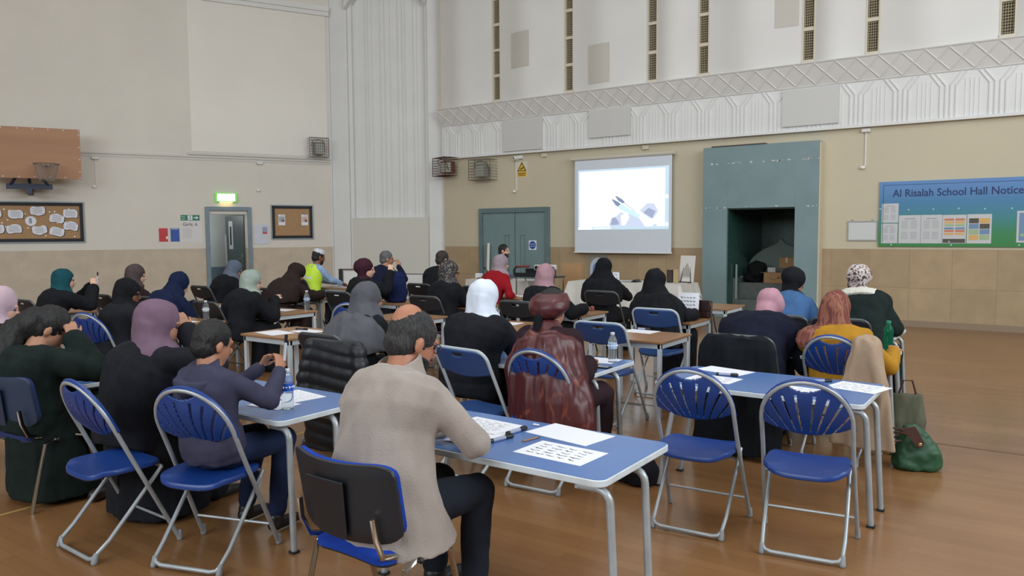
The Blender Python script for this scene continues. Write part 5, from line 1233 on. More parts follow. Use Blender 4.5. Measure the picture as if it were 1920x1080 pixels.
# 27. floral scarf
def coat_collar(i):
    N_ = i['N']; sp = i['sp']; c = MB()
    c.loft([(sp(.83)+V((0,-.05,.0)), .225, .165, st_(i,.8)), (sp(.92)+V((0,-.04,.02)), .205, .15, st_(i,.9)), (N_+V((0, -.03, .03)), .13, .125, (0,-.4,1))], 30); remesh(c, 'coat_collar', mat('cream_fleece', '#C9C7BE', .95, bump=.6, bscale=90), i['root'], .012, 2, .006, (20,20,20))
person('woman in a brown and white floral headscarf and black coat with cream collar', (-1.40, 7.66, 1.285), rot=-6, hip=(-1.27, 7.16), skin=SKIN_M, top=BLKG, scarf=scarf_mat('floral_scarf', '#4A3238', '#BDB4B0', .47, 26, (1,1,1), 1.2), scarfkind='turban', hyaw=-10, hpitch=-20, extra=coat_collar, bulk=1.2, shk=1.1)
# 28. rust scarf and mustard top
RUST = scarf_mat('rust_scarf', '#6A3630', '#8C5A48', .5, 9, (3, 3, .7), .8)
def rust_tail(i):
    sp = i['sp']; N_ = i['N']; h = MB()
    h.loft([(N_+V((-.06, -.05, .03)), .10, .08, (0,0,1)), (sp(.90)+V((-.12, -.06, .02)), .11, .09, (0,0,1)), (sp(.74)+V((-.17, -.06, 0)), .085, .10, (0,0,1)), (sp(.6)+V((-.19, -.05, 0)), .05, .08, (0,0,1))], 24)
    h.loft([(N_+V((.08, -.07, .0)), .05, .05, (0,0,1)), (sp(.82)+V((.10, -.15, .0)), .048, .02, (0,.3,1)), (sp(.6)+V((.10, -.165, 0)), .045, .014, (0,.2,1)), (sp(.40)+V((.09, -.165, 0)), .05, .014, (0,0,1))], 20)
    remesh(h, 'scarf_ends', RUST, i['root'], .010, 2, .006, (18, 18, 5))
person('woman in a rust brown headscarf and mustard yellow top', (-1.13, 5.42, 1.215), rot=-4, hip=(-1.10, 5.62), skin=SKIN_M, top=fabric('mustard', '#AA7C26', .08), topkind='shirt', bottom=fabric('beige_trousers', '#A08C78'), scarf=RUST, scarfkind='wrap', hyaw=-4, hpitch=-14, near=True, extra=rust_tail, hands=[(-.16, .38, .70), (.26, .26, .70)], bulk=1.15, shk=1.1) if False else \
person('woman in a rust brown headscarf and mustard yellow top', (-1.24, 5.93, 1.172), rot=-4, hip=(-1.17, 5.83), skin=SKIN_M, top=fabric('mustard', '#AA7C26', .08), topkind='shirt', bottom=fabric('beige_trousers', '#A08C78'), scarf=RUST, scarfkind='wrap', hyaw=-4, hpitch=-14, near=True, extra=rust_tail, hands=[(-.16, .42, .72), (.26, .36, .72)], bulk=1.15, shk=1.1)
# 29. presenter
person('bearded man in a grey-blue top seated before the teal double doors', (-9.05, 12.75, 1.37), rot=-50, skin=SKIN_L, top=fabric('grey_blue', '#4E5870', .08), topkind='shirt', hair=(HAIR_B, 'short'), hyaw=-22, hpitch=-4, beard=True, hipdy=.05, bulk=1.1, shk=1.1, hands=[(-.15, .26, .66), (.15, .26, .66)])

# ================================================================== THINGS ON THE TABLES
TZ = .6705
rp = random.Random(11)
def strokes(mb, w, h, rows, seed, y0=.12, y1=.88, per=(3, 6), th=.0022, z=.0012):
    """flowing pen strokes on a sheet"""
    r = random.Random(seed)
    for i in range(rows):
        y = h*(y1-(y1-y0)*(i+.5)/rows)-h/2; n = r.randint(*per); x = -w*.40
        for j in range(n):
            l = w*.8/n*r.uniform(.55, .85); pts = []
            for k in range(6):
                t = k/5; pts.append((x+l*t, y+math.sin(t*6+r.random()*2)*h*.02*r.uniform(.4, 1.3)))
            for (xa, ya), (xb, yb) in zip(pts, pts[1:]):
                d = V((xb-xa, yb-ya, 0)); 
                if d.length < 1e-5: continue
                p = V((-d.y, d.x, 0)).normalized()*th*r.uniform(.5, 1.4); a = V((xa, ya, z)); b = V((xb, yb, z)); mb.add([a-p, b-p, b+p, a+p], [(0,1,2,3)])
            if r.random() < .5: cx, cy = x+l*.4, y-h*.03; mb.add([(cx-th, cy-th, z), (cx+th, cy-th, z), (cx+th, cy+th, z), (cx-th, cy+th, z)], [(0,1,2,3)])
            x += w*.8/n
def sheet_of_paper(label, x, y, rz, w=.297, h=.21, rows=0, seed=1, per=(3, 6), th=.0022, z=TZ, ink=INK, group='loose sheets on the tables'):
    m = MB(); m.mat = 0; m.box((-w/2, -h/2, 0), (w/2, h/2, .0009)); m.mat = 1
    if rows: strokes(m, w, h, rows, seed, per=per, th=th)
    o = m.build('paper_sheet', [PAPER, ink], loc=(x, y, z), rz=math.radians(rz)); return tag(o, label, 'paper', group)
sheet_of_paper('sheet with lines of writing under the man\'s right arm, uppermost of the pair', -2.20, 2.93, -4, rows=7, seed=3, th=.0014, z=TZ+.0022)
sheet_of_paper('plain-edged sheet peeking from under the written one by the man\'s arm', -2.15, 2.90, 2, rows=2, seed=4, th=.0012, z=TZ)
sheet_of_paper('small sheet with a blue heading nearest the two black markers', -2.10, 2.71, 6, .21, .18, rows=2, seed=5, ink=mat('blue_print', '#6A8CB8', .6), z=TZ+.0011)
sheet_of_paper('blank white sheet at the far side of the nearest blue table', -1.78, 3.02, -9, .36, .22)
sheet_of_paper('sheet covered with rows of black calligraphy letters on the nearest blue table', -1.66, 2.74, -3, .34, .22, rows=5, seed=8, per=(4, 5), th=.0026)
def marker(label, x, y, rz, z=TZ, barrel='#9098B4', L_=.135, r=.0095):
    e = empty('marker_pen', label, 'marker', (x, y, z+r), math.radians(rz), 'marker pens')
    m = MB(); m.tube([(-L_/2, 0, 0), (L_*.15, 0, 0)], r, 10); m.build('barrel', mat('barrel'+barrel, barrel, .35), parent=e, smooth=True)
    m = MB(); m.tube([(L_*.15, 0, 0), (L_*.5, 0, 0)], r*1.06, 10); m.tube([(L_*.2, 0, r*1.1), (L_*.45, 0, r*1.1)], .0018, 4); m.build('cap', BLACKP, parent=e, smooth=True)
    m = MB(); m.tube([(-L_/2-.004, 0, 0), (-L_/2+.014, 0, 0)], r*1.02, 10); m.build('end_plug', BLACKP, parent=e, smooth=True); return e
marker('black-capped marker nearest the man\'s elbow on the blue table', -1.98, 2.76, 78)
marker('black-capped marker lying just beyond the other one on the blue table', -2.00, 2.91, 84)
marker('marker lying on the sheet at the far left of the sheet-strewn table', -1.66, 4.82, 8, z=TZ+.001)
marker('short marker standing up at the back of the table with four sheets', -1.11, 4.93, 40)
marker('marker on the single sheet of the wooden desk by the blue loop-back chair', -3.13, 6.70, 5, z=TZ+.001)
marker('dark marker across the sheets of the wooden desk behind the boy', -5.92, 4.93, 10, z=TZ+.001, barrel='#3A3C44')
marker('marker on the desk edge beside the sheet near the pink scarf', -4.72, 6.66, 20)
pc = empty('pencil', 'short brown wooden pencil beside the two black markers', 'pencil', (-1.87, 2.84, TZ+.005), math.radians(75))
MB().tube([(-.055, 0, 0), (.035, 0, 0)], .0045, 6).build('shaft', mat('pencil_wood', '#8A6A54', .6), parent=pc)
MB().tube([(.035, 0, 0), (.052, 0, 0)], [.0045, .001], 6).build('point', mat('pencil_tip', '#3A3A40', .6), parent=pc)
o = MB().cap((-.012, 0, .006), (.012, .004, .006), .006, .004, 8).build('eraser', PAPER, loc=(-1.99, 3.06, TZ), smooth='all'); tag(o, 'tiny crumpled white scrap next to the blank sheet', 'eraser')
sheet_of_paper('printed sheet beside the blue-labelled bottle, farther from the boy', -3.52, 2.88, -8, rows=6, seed=12, th=.001, ink=GREYINK)
sheet_of_paper('small blank sheet in front of the blue-labelled bottle', -3.44, 2.66, 4, .24, .17, z=TZ+.001)
sheet_of_paper('blank sheet curling at the far edge of the table with four sheets', -1.74, 5.00, -14, .34, .19)
sheet_of_paper('sheet of practice letters under the marker on the table with four sheets', -1.70, 4.68, -6, rows=5, seed=14, th=.002)
sheet_of_paper('sheet of letters half hidden by the right-hand empty chair back', -1.13, 4.60, -8, rows=4, seed=15, th=.002)
sheet_of_paper('sheet of letters at the right end of the table with four sheets', -.89, 4.88, -14, .30, .25, rows=5, seed=16, th=.002, z=TZ+.001)
sheet_of_paper('blank sheet behind the clear bottle on the blue table', -2.66, 4.92, 4, .30, .21)
sheet_of_paper('second blank sheet, half under the phone by the clear bottle', -2.66, 4.68, 2, .21, .16)
sheet_of_paper('sheet of notes under the mustard sleeve near the green bottle', -1.04, 6.30, 10, .26, .2, rows=4, seed=17)
sheet_of_paper('single sheet with a marker on the desk by the blue loop-back chair', -3.10, 6.58, -4, .30, .22, rows=3, seed=18, th=.001, ink=GREYINK)
sheet_of_paper('left-hand white sheet on the desk behind the boy', -5.98, 4.66, -10, .34, .24, rows=4, seed=19, th=.001, ink=GREYINK)
sheet_of_paper('right-hand white sheet on the desk behind the boy', -5.80, 4.90, -4, .30, .21, z=TZ+.0)
sheet_of_paper('open sheets beside the bottle at the sage scarf\'s desk', -7.72, 6.12, 12, .30, .21, rows=4, seed=20, th=.001, ink=GREYINK)
sheet_of_paper('white sheet on the desk before the navy veil', -7.60, 4.72, 4, .30, .21)
sheet_of_paper('sheet on the desk seen between white scarf and burgundy veil', -4.55, 6.45, 6, .30, .21, rows=3, seed=21, th=.001, ink=GREYINK)
sheet_of_paper('sheet on the desk behind the sage scarf', -8.85, 5.95, 0, .34, .24)
sheet_of_paper('sheet on the brown-veiled woman\'s desk', -8.85, 7.98, 10, .36, .25)
sheet_of_paper('white sheet on the bare corner of the far left desk', -10.1, 4.45, 5, .40, .25)
sheet_of_paper('sheet before the red cardigan', -6.36, 9.38, 0, .34, .26)
sheet_of_paper('sheet in front of the hi-vis man', -10.1, 9.42, 10, .4, .28)
for k in range(4): sheet_of_paper(('lowest sheet of the small pile beside the long-haired girl', 'second sheet from the bottom of the pile beside the long-haired girl', 'second sheet from the top of the pile beside the long-haired girl', 'topmost sheet of the small pile beside the long-haired girl')[k], -5.10+.01*k, 2.60-.01*k, -8+6*k, .30, .21, rows=4, seed=30+k, th=.003, z=TZ+.0012*k, ink=GREYINK, group='sheets piled near the girl')
# upright written sheet on a small stand
e = empty('paper_stand', 'upright sheet of handwritten lines on the desk right of the black veil', 'paper', (-3.14, 7.82, TZ), math.radians(6))
m = MB(); m.mat = 0; m.box((-.115, -.002, 0), (.115, 0, .28)); m.mat = 1; q = MB(); strokes(q, .21, .26, 5, 41, per=(4, 6), th=.0028); 
m.add([Matrix.Translation((0, -.003, .15)) @ Matrix.Rotation(PI/2, 4, 'X') @ V(v) for v in q.v], q.f); m.build('sheet', [PAPER, INK], parent=e).rotation_euler = (-.18, 0, 0)
m = MB(); m.box((-.03, .02, 0), (.03, .12, .004)); m.tube([(0, .11, .004), (0, .035, .16)], .004, 5); m.build('stand', BLACKP, parent=e)
# bottles
GLASS = mat('clear_plastic', '#E8F0F4', .05, trans=.92, spec=.5); GGREEN = mat('green_plastic', '#2E9C78', .08, trans=.80)
for g_ in (GLASS, GGREEN): g_.node_tree.nodes['Principled BSDF'].inputs['IOR'].default_value = 1.18
def bottle(label, x, y, h=.215, plastic=GLASS, cap_c='#DADDE0', label_c=None, label2=None, liquid=True, group='plastic bottles'):
    e = empty('plastic_bottle', label, 'bottle', (x, y, TZ), 0, group); s_ = h/.215
    pr = [(.026, 0), (.031, .004), (.032, .012)]
    for k in range(6): z = .02+.013*k; pr += [(.0305, z), (.0325, z+.006)]
    pr += [(.0318, .10), (.0318, .135), (.033, .142), (.032, .15), (.027, .170), (.018, .186), (.0125, .194), (.0125, .203)]
    MB().lathe([(r*s_**.5, z*s_) for r, z in pr], n=24).build('bottle_body', plastic, parent=e, smooth='all')
    m = MB(); m.lathe([(.014*s_**.5, .198*s_), (.0155*s_**.5, .200*s_), (.0155*s_**.5, .214*s_), (.013*s_**.5, .2155*s_)], n=20); m.build('cap', mat('cap'+cap_c, cap_c, .4), parent=e, smooth=True)
    if label_c:
        m = MB(); m.mat = 0; m.lathe([(.0328*s_**.5, .100*s_), (.0328*s_**.5, .150*s_ if label2 else .140*s_)], n=28); m.mat = 1
        for k in range(9): a = .5*k-PI*.9; c_ = V((.0335*s_**.5*math.cos(a), .0335*s_**.5*math.sin(a), .12*s_)); m.ell(c_, (.006, .006, .007 if k % 2 else .004), nu=8, nv=5)
        m.build('label_band', [mat('label'+label_c, label_c, .4), PAPER], parent=e, smooth=True)
    return e
bottle('clear water bottle with a blue label on the boy\'s table', -3.30, 2.64, label_c='#2A5CC0')
bottle('clear water bottle with a small blue label on the table beyond the burgundy veil', -2.53, 4.90, label_c='#A8C4DC')
bottle('tall green bottle at the table end beside the mustard sleeve', -.95, 6.32, h=.255, plastic=GGREEN, cap_c='#2F8A70')
bottle('clear bottle on the desk right of the sage headscarf', -7.46, 6.30, h=.24, label_c='#8FA6C8')
bottle('clear bottle on the desk between the mauve headscarf and the boy', -7.47, 4.92, h=.22, label_c='#B4BCC6')
def phone(label, x, y, rz):
    e = empty('phone', label, 'phone', (x, y, TZ), math.radians(rz), 'phones'); MB().box((-.075, -.037, 0), (.075, .037, .009)).build('case', BLACKP, parent=e, bevel=.003); MB().box((-.069, -.032, .009), (.069, .032, .0096)).build('screen', mat('dark_screen', '#2A3038', .08), parent=e)
phone('dark phone lying in front of the clear bottle', -2.50, 4.66, 4); phone('black phone on the desk in front of the brown handbag', -3.06, 7.68, 0)
e = empty('tape_roll', 'small white roll at the far right corner of the desk behind the boy', 'tape', (-5.66, 5.02, TZ)); MB().lathe([(.022, 0), (.028, .002), (.028, .03), (.022, .032)], n=18).build('roll', PAPER, parent=e, smooth=True); MB().lathe([(.020, .001), (.020, .034)], n=14).build('core', GREYINK, parent=e)
o = MB().box((-.06, -.04, 0), (.06, .04, .012)).build('card_box', mat('pale_blue_card', '#B8CCE0', .5), loc=(-4.52, 7.92, TZ), bevel=.003); tag(o, 'small white and pale blue card box by the pink scarf wearer\'s hand', 'box')
o = MB().lathe([(.022, 0), (.026, .01), (.024, .05), (.012, .06)], n=16).build('ink_pot', mat('dusky_red', '#8A4A4C', .4), loc=(-4.40, 8.0, TZ), smooth=True); tag(o, 'little dusky red pot on the small desk near the tall black veil', 'pot')
# cloth things: dark red pouch
o = MB(); o.ell((0, 0, .05), (.14, .09, .055)); o.ell((.05, .02, .08), (.08, .07, .05))
o = remesh(o, 'pencil_case', fabric('crimson', '#B01C40', .1), None, .008, 2, .006, (20, 20, 20)); o.location = (-5.12, 2.80, TZ-.002); tag(o, 'crimson cloth pouch lying by the piled sheets near the girl', 'pouch')

# ================================================================== COATS AND BAGS
def draped(name, label, loc, rz, w, top, bot_b, bot_f, m_, quilt=0, flare=.10, sleeves=True, cat='coat', th=.035, seed=2, fold=.014):
    """coat hung over a chair back: origin on the floor under the chair back"""
    mb = MB()
    mb.loft([(V((0, -.03, bot_b)), w/2+flare, th*1.4, (0,0,1)), (V((0, -.025, (bot_b+top)/2)), w/2+flare*.6, th*1.2, (0,0,1)), (V((0, -.015, top-.08)), w/2+.02, th*1.2, (0,0,1)), (V((0, .01, top)), w/2-.03, th*1.25, (0,0,1))], 32, 3)
    mb.loft([(V((0, .05, bot_f)), w/2, th, (0,0,1)), (V((0, .045, top-.05)), w/2-.01, th, (0,0,1)), (V((0, .02, top)), w/2-.04, th, (0,0,1))], 32, 3)
    if sleeves:
        for sx in (-1, 1): mb.chain([(sx*(w/2-.03), .0, top-.05), (sx*(w/2+.03), -.03, top-.30), (sx*(w/2+.02), -.035, max(.12, top-.56))], [.055, .055, .045])
    o = remesh(mb, name, m_, None, .011, 3, fold, (9, 9, 2.2), seed)
    if quilt:
        o.data.update()
        for v in o.data.vertices: v.co += v.normal*(.011*abs(math.sin((v.co.z+.02*math.sin(v.co.x*6))*PI/quilt))-.006)
    o.location = loc; o.rotation_euler = (0, 0, math.radians(rz)); return tag(o, label, cat)
draped('puffer_jacket', 'black quilted puffer jacket hanging over the chair back between the boy and the man', (-4.12, 3.72, 0), 4, .50, .85, .06, .45, mat('nylon_black', '#161A22', .5, bump=.2, bscale=60), quilt=.085, flare=.03, seed=5, fold=.004)
draped('black_coat', 'large black coat draped over the chair behind the bent pink headscarf', (-1.76, 5.33, 0), 0, .50, .86, .03, .40, fabric('coat_black', '#12161C', .15), flare=.08, sleeves=False, seed=9, fold=.03)
draped('trench_coat', 'beige trench coat slung over the right side of the blue fan-back chair', (-.96, 5.50, 0), -6, .15, .89, .16, .5, mat('beige_cotton', '#A08B76', .9, var=.06, bump=.3, bscale=160), flare=.14, sleeves=True, seed=12, fold=.03)
# rucksack on the desk
e = empty('rucksack', 'navy blue rucksack standing on a desk before the grey-haired man', 'rucksack', (-7.27, 7.68, TZ), math.radians(-20))
m = MB(); m.loft([(V((0,0,.0)), .15, .10, (0,0,1)), (V((0,0,.03)), .17, .12, (0,0,1)), (V((0,0,.25)), .165, .115, (0,0,1)), (V((0,0,.37)), .13, .09, (0,0,1)), (V((0,0,.42)), .08, .05, (0,0,1))], 28, 3); remesh(m, 'bag_body', fabric('navy_nylon', '#16224A', .1), e, .010, 2, .012, (10, 10, 5))
m = MB()
for sx in (-1, 1): m.tube([(sx*.06, -.10, .40), (sx*.09, -.15, .30), (sx*.09, -.14, .12), (sx*.11, -.11, .02)], .016, 6, .4)
m.tube([(-.04, -.03, .42), (0, -.03, .46), (.04, -.03, .42)], .008, 6); m.build('shoulder_straps', fabric('navy_strap', '#101A38'), parent=e, smooth=True)
m = MB(); m.ell((0, .12, .13), (.11, .035, .09)); remesh(m, 'front_pocket', fabric('navy_nylon', '#16224A', .1), e, .010, 2)
# brown handbag
HB = mat('dark_brown_leather', '#2C1A1C', .45, bump=.15, bscale=120)
e = empty('handbag', 'dark brown leather handbag on the desk with its strap hanging down', 'handbag', (-3.06, 8.0, TZ), math.radians(-6))
MB().box((-.12, -.05, 0), (.12, .05, .19)).build('bag_body', HB, parent=e, bevel=.02)
MB().box((-.125, -.058, .08), (.125, -.048, .195)).build('flap', HB, parent=e, bevel=.004)
m = MB(); m.tube([(.11, 0, .18), (.135, -.02, .12), (.15, -.05, -.05), (.17, -.06, -.22), (.20, -.06, -.32), (.235, -.06, -.20), (.20, -.06, -.08), (.16, -.03, .05)], .009, 6, .5); m.tube([(-.1, 0, .18), (-.04, 0, .26), (.02, 0, .20)], .008, 6, .5); m.build('strap', HB, parent=e, smooth=True)
MB().box((.11, -.035, .14), (.128, -.02, .17)).build('buckle', mat('brass', '#C0A878', .3, metal=.8), parent=e)
# green tote on the floor
e = empty('tote_bag', 'dark green nylon tote with brown leather flap on the floor at the right', 'tote bag', (-.66, 5.72, 0), math.radians(20))
m = MB(); m.loft([(V((0,0,.005)), .14, .085, (0,0,1)), (V((0,0,.03)), .155, .095, (0,0,1)), (V((.0,0,.13)), .145, .085, (0,0,1)), (V((-.03,0,.23)), .085, .05, (-.2,0,1)), (V((-.06,0,.30)), .035, .018, (-.3,0,1))], 28, 3); remesh(m, 'bag_body', mat('green_nylon', '#1F4A30', .55, var=.2, vscale=8, bump=.3, bscale=40), e, .008, 2, .014, (12, 12, 12))
BL = mat('tan_brown_leather', '#4A3028', .5)
m = MB(); m.prism([(-.14, .29), (-.04, .31), (.02, .20), (.0, .165), (-.03, .17), (-.09, .25)], .088, .094, Matrix.Rotation(PI/2, 4, 'X')); m.build('leather_flap', BL, parent=e, bevel=.002)
m = MB(); 
for y in (-.05, .05): m.tube([(-.08, y, .24), (-.15, y, .26), (-.19, y, .22), (-.16, y, .19), (-.11, y, .20)], .008, 6)
m.build('handles', BL, parent=e, smooth=True)
m = MB(); m.ell((-.01, -.096, .19), (.012, .006, .012), nu=10, nv=6); m.build('snap', mat('brass', '#C0A878', .3, metal=.8), parent=e)
e = empty('olive_bag', 'olive grey bag leaning under the table with the green bottle', 'bag', (-.80, 6.25, 0), math.radians(15))
m = MB(); m.loft([(V((0,0,.01)), .12, .06, (0,0,1)), (V((0,0,.2)), .13, .07, (0,0,1)), (V((0,0,.40)), .10, .03, (0,0,1))], 24, 3); remesh(m, 'bag_body', fabric('olive', '#5C5E4E'), e, .010, 2, .01); m = MB(); m.tube([(-.06, 0, .39), (-.03, 0, .50), (.03, 0, .50), (.06, 0, .39)], .008, 6); m.build('strap', BL, parent=e, smooth=True)
e = empty('black_bag', 'soft black bag on the floor behind the nearest blue table', 'bag', (-2.12, 4.42, 0), math.radians(-20))
m = MB(); m.loft([(V((0,0,.01)), .15, .09, (0,0,1)), (V((0,0,.1)), .16, .10, (0,0,1)), (V((0,0,.22)), .10, .05, (0,0,1))], 24, 3); remesh(m, 'bag_body', fabric('bag_black', '#17161C'), e, .010, 2, .014); m = MB(); m.tube([(-.06, 0, .21), (0, -.02, .27), (.06, 0, .21)], .008, 6); m.build('strap', BLACKP, parent=e, smooth=True)
for x, y, r_, lb in ((-4.86, 2.40, 20, 'dark brown shoe on the floor between two tables, nearer the door wall'), (-4.70, 2.36, 28, 'dark brown shoe on the floor beside its pair, nearer the mauve scarf')):
    m = MB(); m.chain([(0, -.09, .042), (0, .03, .036), (0, .13, .028)], [.040, .037, .026]); o = remesh(m, 'stray_shoe', mat('dark_brown_shoe', '#2A1C1A', .4), None, .008, 2); o.location = (x, y, -.004); o.rotation_euler = (0, 0, math.radians(r_)); tag(o, lb, 'shoe', 'brown shoes on the floor')

# ================================================================== FRONT OF THE HALL
CLOTH = mat('white_tablecloth', '#C8C6C0', .85, var=.04, bump=.2, bscale=60)
def cloth_table(label, x0, x1, y0, y1, z, drop, flare, leg_label, seed=1, cat='tablecloth'):
    t = empty('trestle_table', leg_label, 'table', (x0, y0, 0))
    MB().box((.03, .03, z-.035), (x1-x0-.03, y1-y0-.03, z-.006)).build('tabletop', LAM_EDGE, parent=t)
    for x in (.10, x1-x0-.13):
        for y in (.06, y1-y0-.09): MB().box((x, y, 0), (x+.03, y+.03, z-.035)).build('leg', WHITE_MET, parent=t)
    n = 120; rings = []; per = 2*((x1-x0)+(y1-y0))
    def perim(s_):
        L1, L2 = x1-x0, y1-y0
        if s_ < L1: return (x0+s_, y0), (0, -1)
        s_ -= L1
        if s_ < L2: return (x1, y0+s_), (1, 0)
        s_ -= L2
        if s_ < L1: return (x1-s_, y1), (0, 1)
        return (x0, y1-(s_-L1)), (-1, 0)
    vs = []; J = 8
    for j in range(J+1):
        t_ = j/J
        for k in range(n):
            (x, y), (nx, ny) = perim(per*k/n); cxd = min(abs(x-x0), abs(x-x1)) if ny else min(abs(y-y0), abs(y-y1)); corner = math.exp(-(cxd/.12)**2)
            w_ = .022*math.sin(k*1.3+seed)+.016*math.sin(k*.57+2)
            ccx = 1 if x > (x0+x1)/2 else -1; ccy = 1 if y > (y0+y1)/2 else -1
            o_ = t_*(flare*.35+w_+corner*flare*.5)
            px_ = x+nx*o_+(corner*t_*flare*.5*ccx if ny else 0); py_ = y+ny*o_+(corner*t_*flare*.5*ccy if nx else 0)
            vs.append(V((px_, py_, z-drop*t_*(1+.10*corner)+.004)))
    fs = [(j*n+k, j*n+(k+1) % n, (j+1)*n+(k+1) % n, (j+1)*n+k) for j in range(J) for k in range(n)]
    fs.append(tuple(reversed(range(n)))); m = MB(); m.add(vs, fs); o = m.build('tablecloth', CLOTH, smooth=True)
    sd = o.modifiers.new('thickness', 'SOLIDIFY'); sd.thickness = .003
    return tag(o, label, cat)
cloth_table('white cloth over the long table beneath the projector screen', -6.95, -4.86, 11.75, 12.55, .735, .50, .22, 'long table hidden under white cloth beneath the projector screen')
cloth_table('pale cloth over the short table in front of the teal double doors', -9.30, -7.85, 11.80, 12.45, .70, .60, .06, 'short table under pale cloth before the teal double doors', seed=4)
Z1 = .745
# picture on a small easel
e = empty('easel_picture', 'pencil drawing of a domed building on a small easel on the white cloth', 'picture', (-4.98, 12.32, Z1), math.radians(-14))
b_ = MB().box((-.15, -.010, 0), (.15, 0, .46)); b_.build('canvas', mat('canvas_white', '#D4D2CE', .8), parent=e, bevel=.003).rotation_euler = (-.14, 0, 0)
m = MB()
m.box((-.10, -.013, .10), (.10, -.011, .17)); m.prism([(-.07,.17),(.07,.17),(.05,.25),(.02,.30),(0,.34),(-.02,.30),(-.05,.25)], .011, .0125, Matrix.Rotation(PI/2, 4, 'X')); m.box((-.13, -.012, .085), (.13, -.011, .09))
m.build('drawing', mat('pencil_grey', '#A6A29E', .9, var=.25, vscale=60), parent=e).rotation_euler = (-.14, 0, 0)
m = MB()
for x in (-.10, .10): m.tube([(x, -.06, -.0), (x, -.01, .03), (x*.6, .04, .30)], .007, 6)
m.tube([(0, .14, 0), (0, .03, .30)], .006, 6); m.tube([(-.12, -.015, .012), (.12, -.015, .012)], .007, 6); m.build('easel', BLACKP, parent=e)
def book(name, label, x, y, w, d, h, c, z=Z1, rz=0, cat='book', group=None):
    e = empty(name, label, cat, (x, y, z), math.radians(rz), group)
    MB().box((-w/2, -d/2, 0), (w/2, d/2, h)).build('cover', mat('cover'+c, c, .5), parent=e, bevel=.003)
    MB().box((-w/2+.004, -d/2-.001, .006), (w/2-.004, d/2-.01, h-.006)).build('pages' if w < .1 else 'panel', mat('pages', '#C9BFA4', .8), parent=e) if False else MB().box((-w/2+.005, -d/2+.004, h-.001), (w/2-.005, d/2-.004, h+.0008)).build('pages', mat('pages', '#C9BFA4', .8), parent=e)
    return e
book('upright_book', 'dark upright book on the white cloth left of the gold one', -5.24, 12.25, .10, .05, .22, '#3A2E2C')
book('upright_book', 'pale gold upright book between the dark book and the easel', -5.13, 12.25, .08, .05, .22, '#B09A72')
e = empty('open_book', 'open book with dark cover lying on the white cloth', 'book', (-5.85, 12.1, Z1))
m = MB(); m.box((-.20, -.10, 0), (.0, .10, .012)); m.build('pages', mat('grey_pages', '#9AA0A4', .6), parent=e, bevel=.004); m = MB(); m.prism([(-.02, 0), (.12, .0), (.06, .045)], -.09, .09, Matrix.Rotation(PI/2, 4, 'X')); m.build('cover', BLACKP, parent=e)
o = MB().box((-.01, -.08, 0), (.01, .08, .004)).build('x', PAPER); bpy.data.objects.remove(o)
e = empty('small_card', 'small white standing card with a black pattern behind the tall black veil', 'card', (-6.35, 12.42, Z1), 0)
MB().box((-.065, 0, 0), (.065, .008, .14)).build('card', PAPER, parent=e); m = MB(); 
for i, (a, b) in enumerate(((-.03, .05), (.01, .09), (-.02, .10), (.03, .04))): m.box((a-.008, -.002, b-.008), (a+.008, 0, b+.008))
m.build('pattern', INK, parent=e)
# arched picture on the wall behind the table
e = empty('arch_poster', 'poster of a blue arched window on the stone below the projector screen', 'poster'); e.matrix_world = MM @ Matrix.Translation((-7.72, 0, .40))
MB().box((-.22, -.01, 0), (.22, 0, .76)).build('poster_sheet', mat('poster_grey', '#8F8A80', .5), parent=e)
def archp(w, h, z): return [(-w, 0), (w, 0)]+[(w*math.cos(a*PI/10), h+w*1.2*math.sin(a*PI/10)) for a in range(11)]
m = MB(); m.prism([(x, y+.03) for x, y in archp(.19, .42, 0)], .010, .013, RX); m.build('arch_surround', mat('arch_pale', '#B9C4D0', .5), parent=e)
m = MB(); m.prism([(x, y+.03) for x, y in archp(.13, .40, 0)], .013, .016, RX); m.build('arch_blue', mat('arch_blue', '#5C86B8', .5), parent=e)
# trolley with projector
e = empty('trolley', 'black and chrome equipment trolley with red-topped handles', 'trolley', (-7.98, 11.55, 0))
MB().box((0, 0, .80), (.88, .36, .825)).build('tray', BLACK_PL, parent=e, bevel=.01); MB().box((0, 0, .825), (.88, .012, .88)).build('tray_rim', BLACK_PL, parent=e)
MB().box((0, 0, .22), (.88, .36, .245)).build('lower_shelf', BLACK_PL, parent=e, bevel=.01)
for x in (.03, .85):
    for y in (.03, .33): m = MB(); m.tube([(x, y, .05), (x, y, .80)], .012, 8); m.build('post', CHR, parent=e, smooth=True); w_ = MB(); w_.tube([(x-.012, y, .03), (x+.012, y, .03)], .03, 14); w_.build('castor', RUBBER, parent=e, smooth=True)
for x, sg in ((.0, -1), (.88, 1)):
    m = MB(); m.tube([(x, .0, .82), (x+sg*.0, .0, .93), (x-sg*.04, .0, .98), (x-sg*.22, .0, 1.0)], .018, 8); m.build('handle', BLACK_PL, parent=e, smooth=True)
    m = MB(); m.tube([(x-sg*.05, .0, .99), (x-sg*.34, .0, 1.0)], .020, 8); m.build('handle_grip', mat('brick_red_grip', '#7C3A34', .5), parent=e, smooth=True)
e = empty('projector', 'white projector sitting on the trolley behind the dusty pink scarf', 'projector', (-7.42, 11.74, .826), math.radians(-8))
MB().box((-.17, -.13, .10), (.17, .13, .20)).build('casing', mat('projector_white', '#D2D2CC', .4), parent=e, bevel=.02)
m = MB(); m.tube([(-.10, -.13, .15), (-.10, -.145, .15)], .035, 16); m.build('lens', BLACKP, parent=e, smooth=True); MB().box((-.13, -.10, 0), (.13, .10, .10)).build('riser', BLACK_PL, parent=e, bevel=.01)
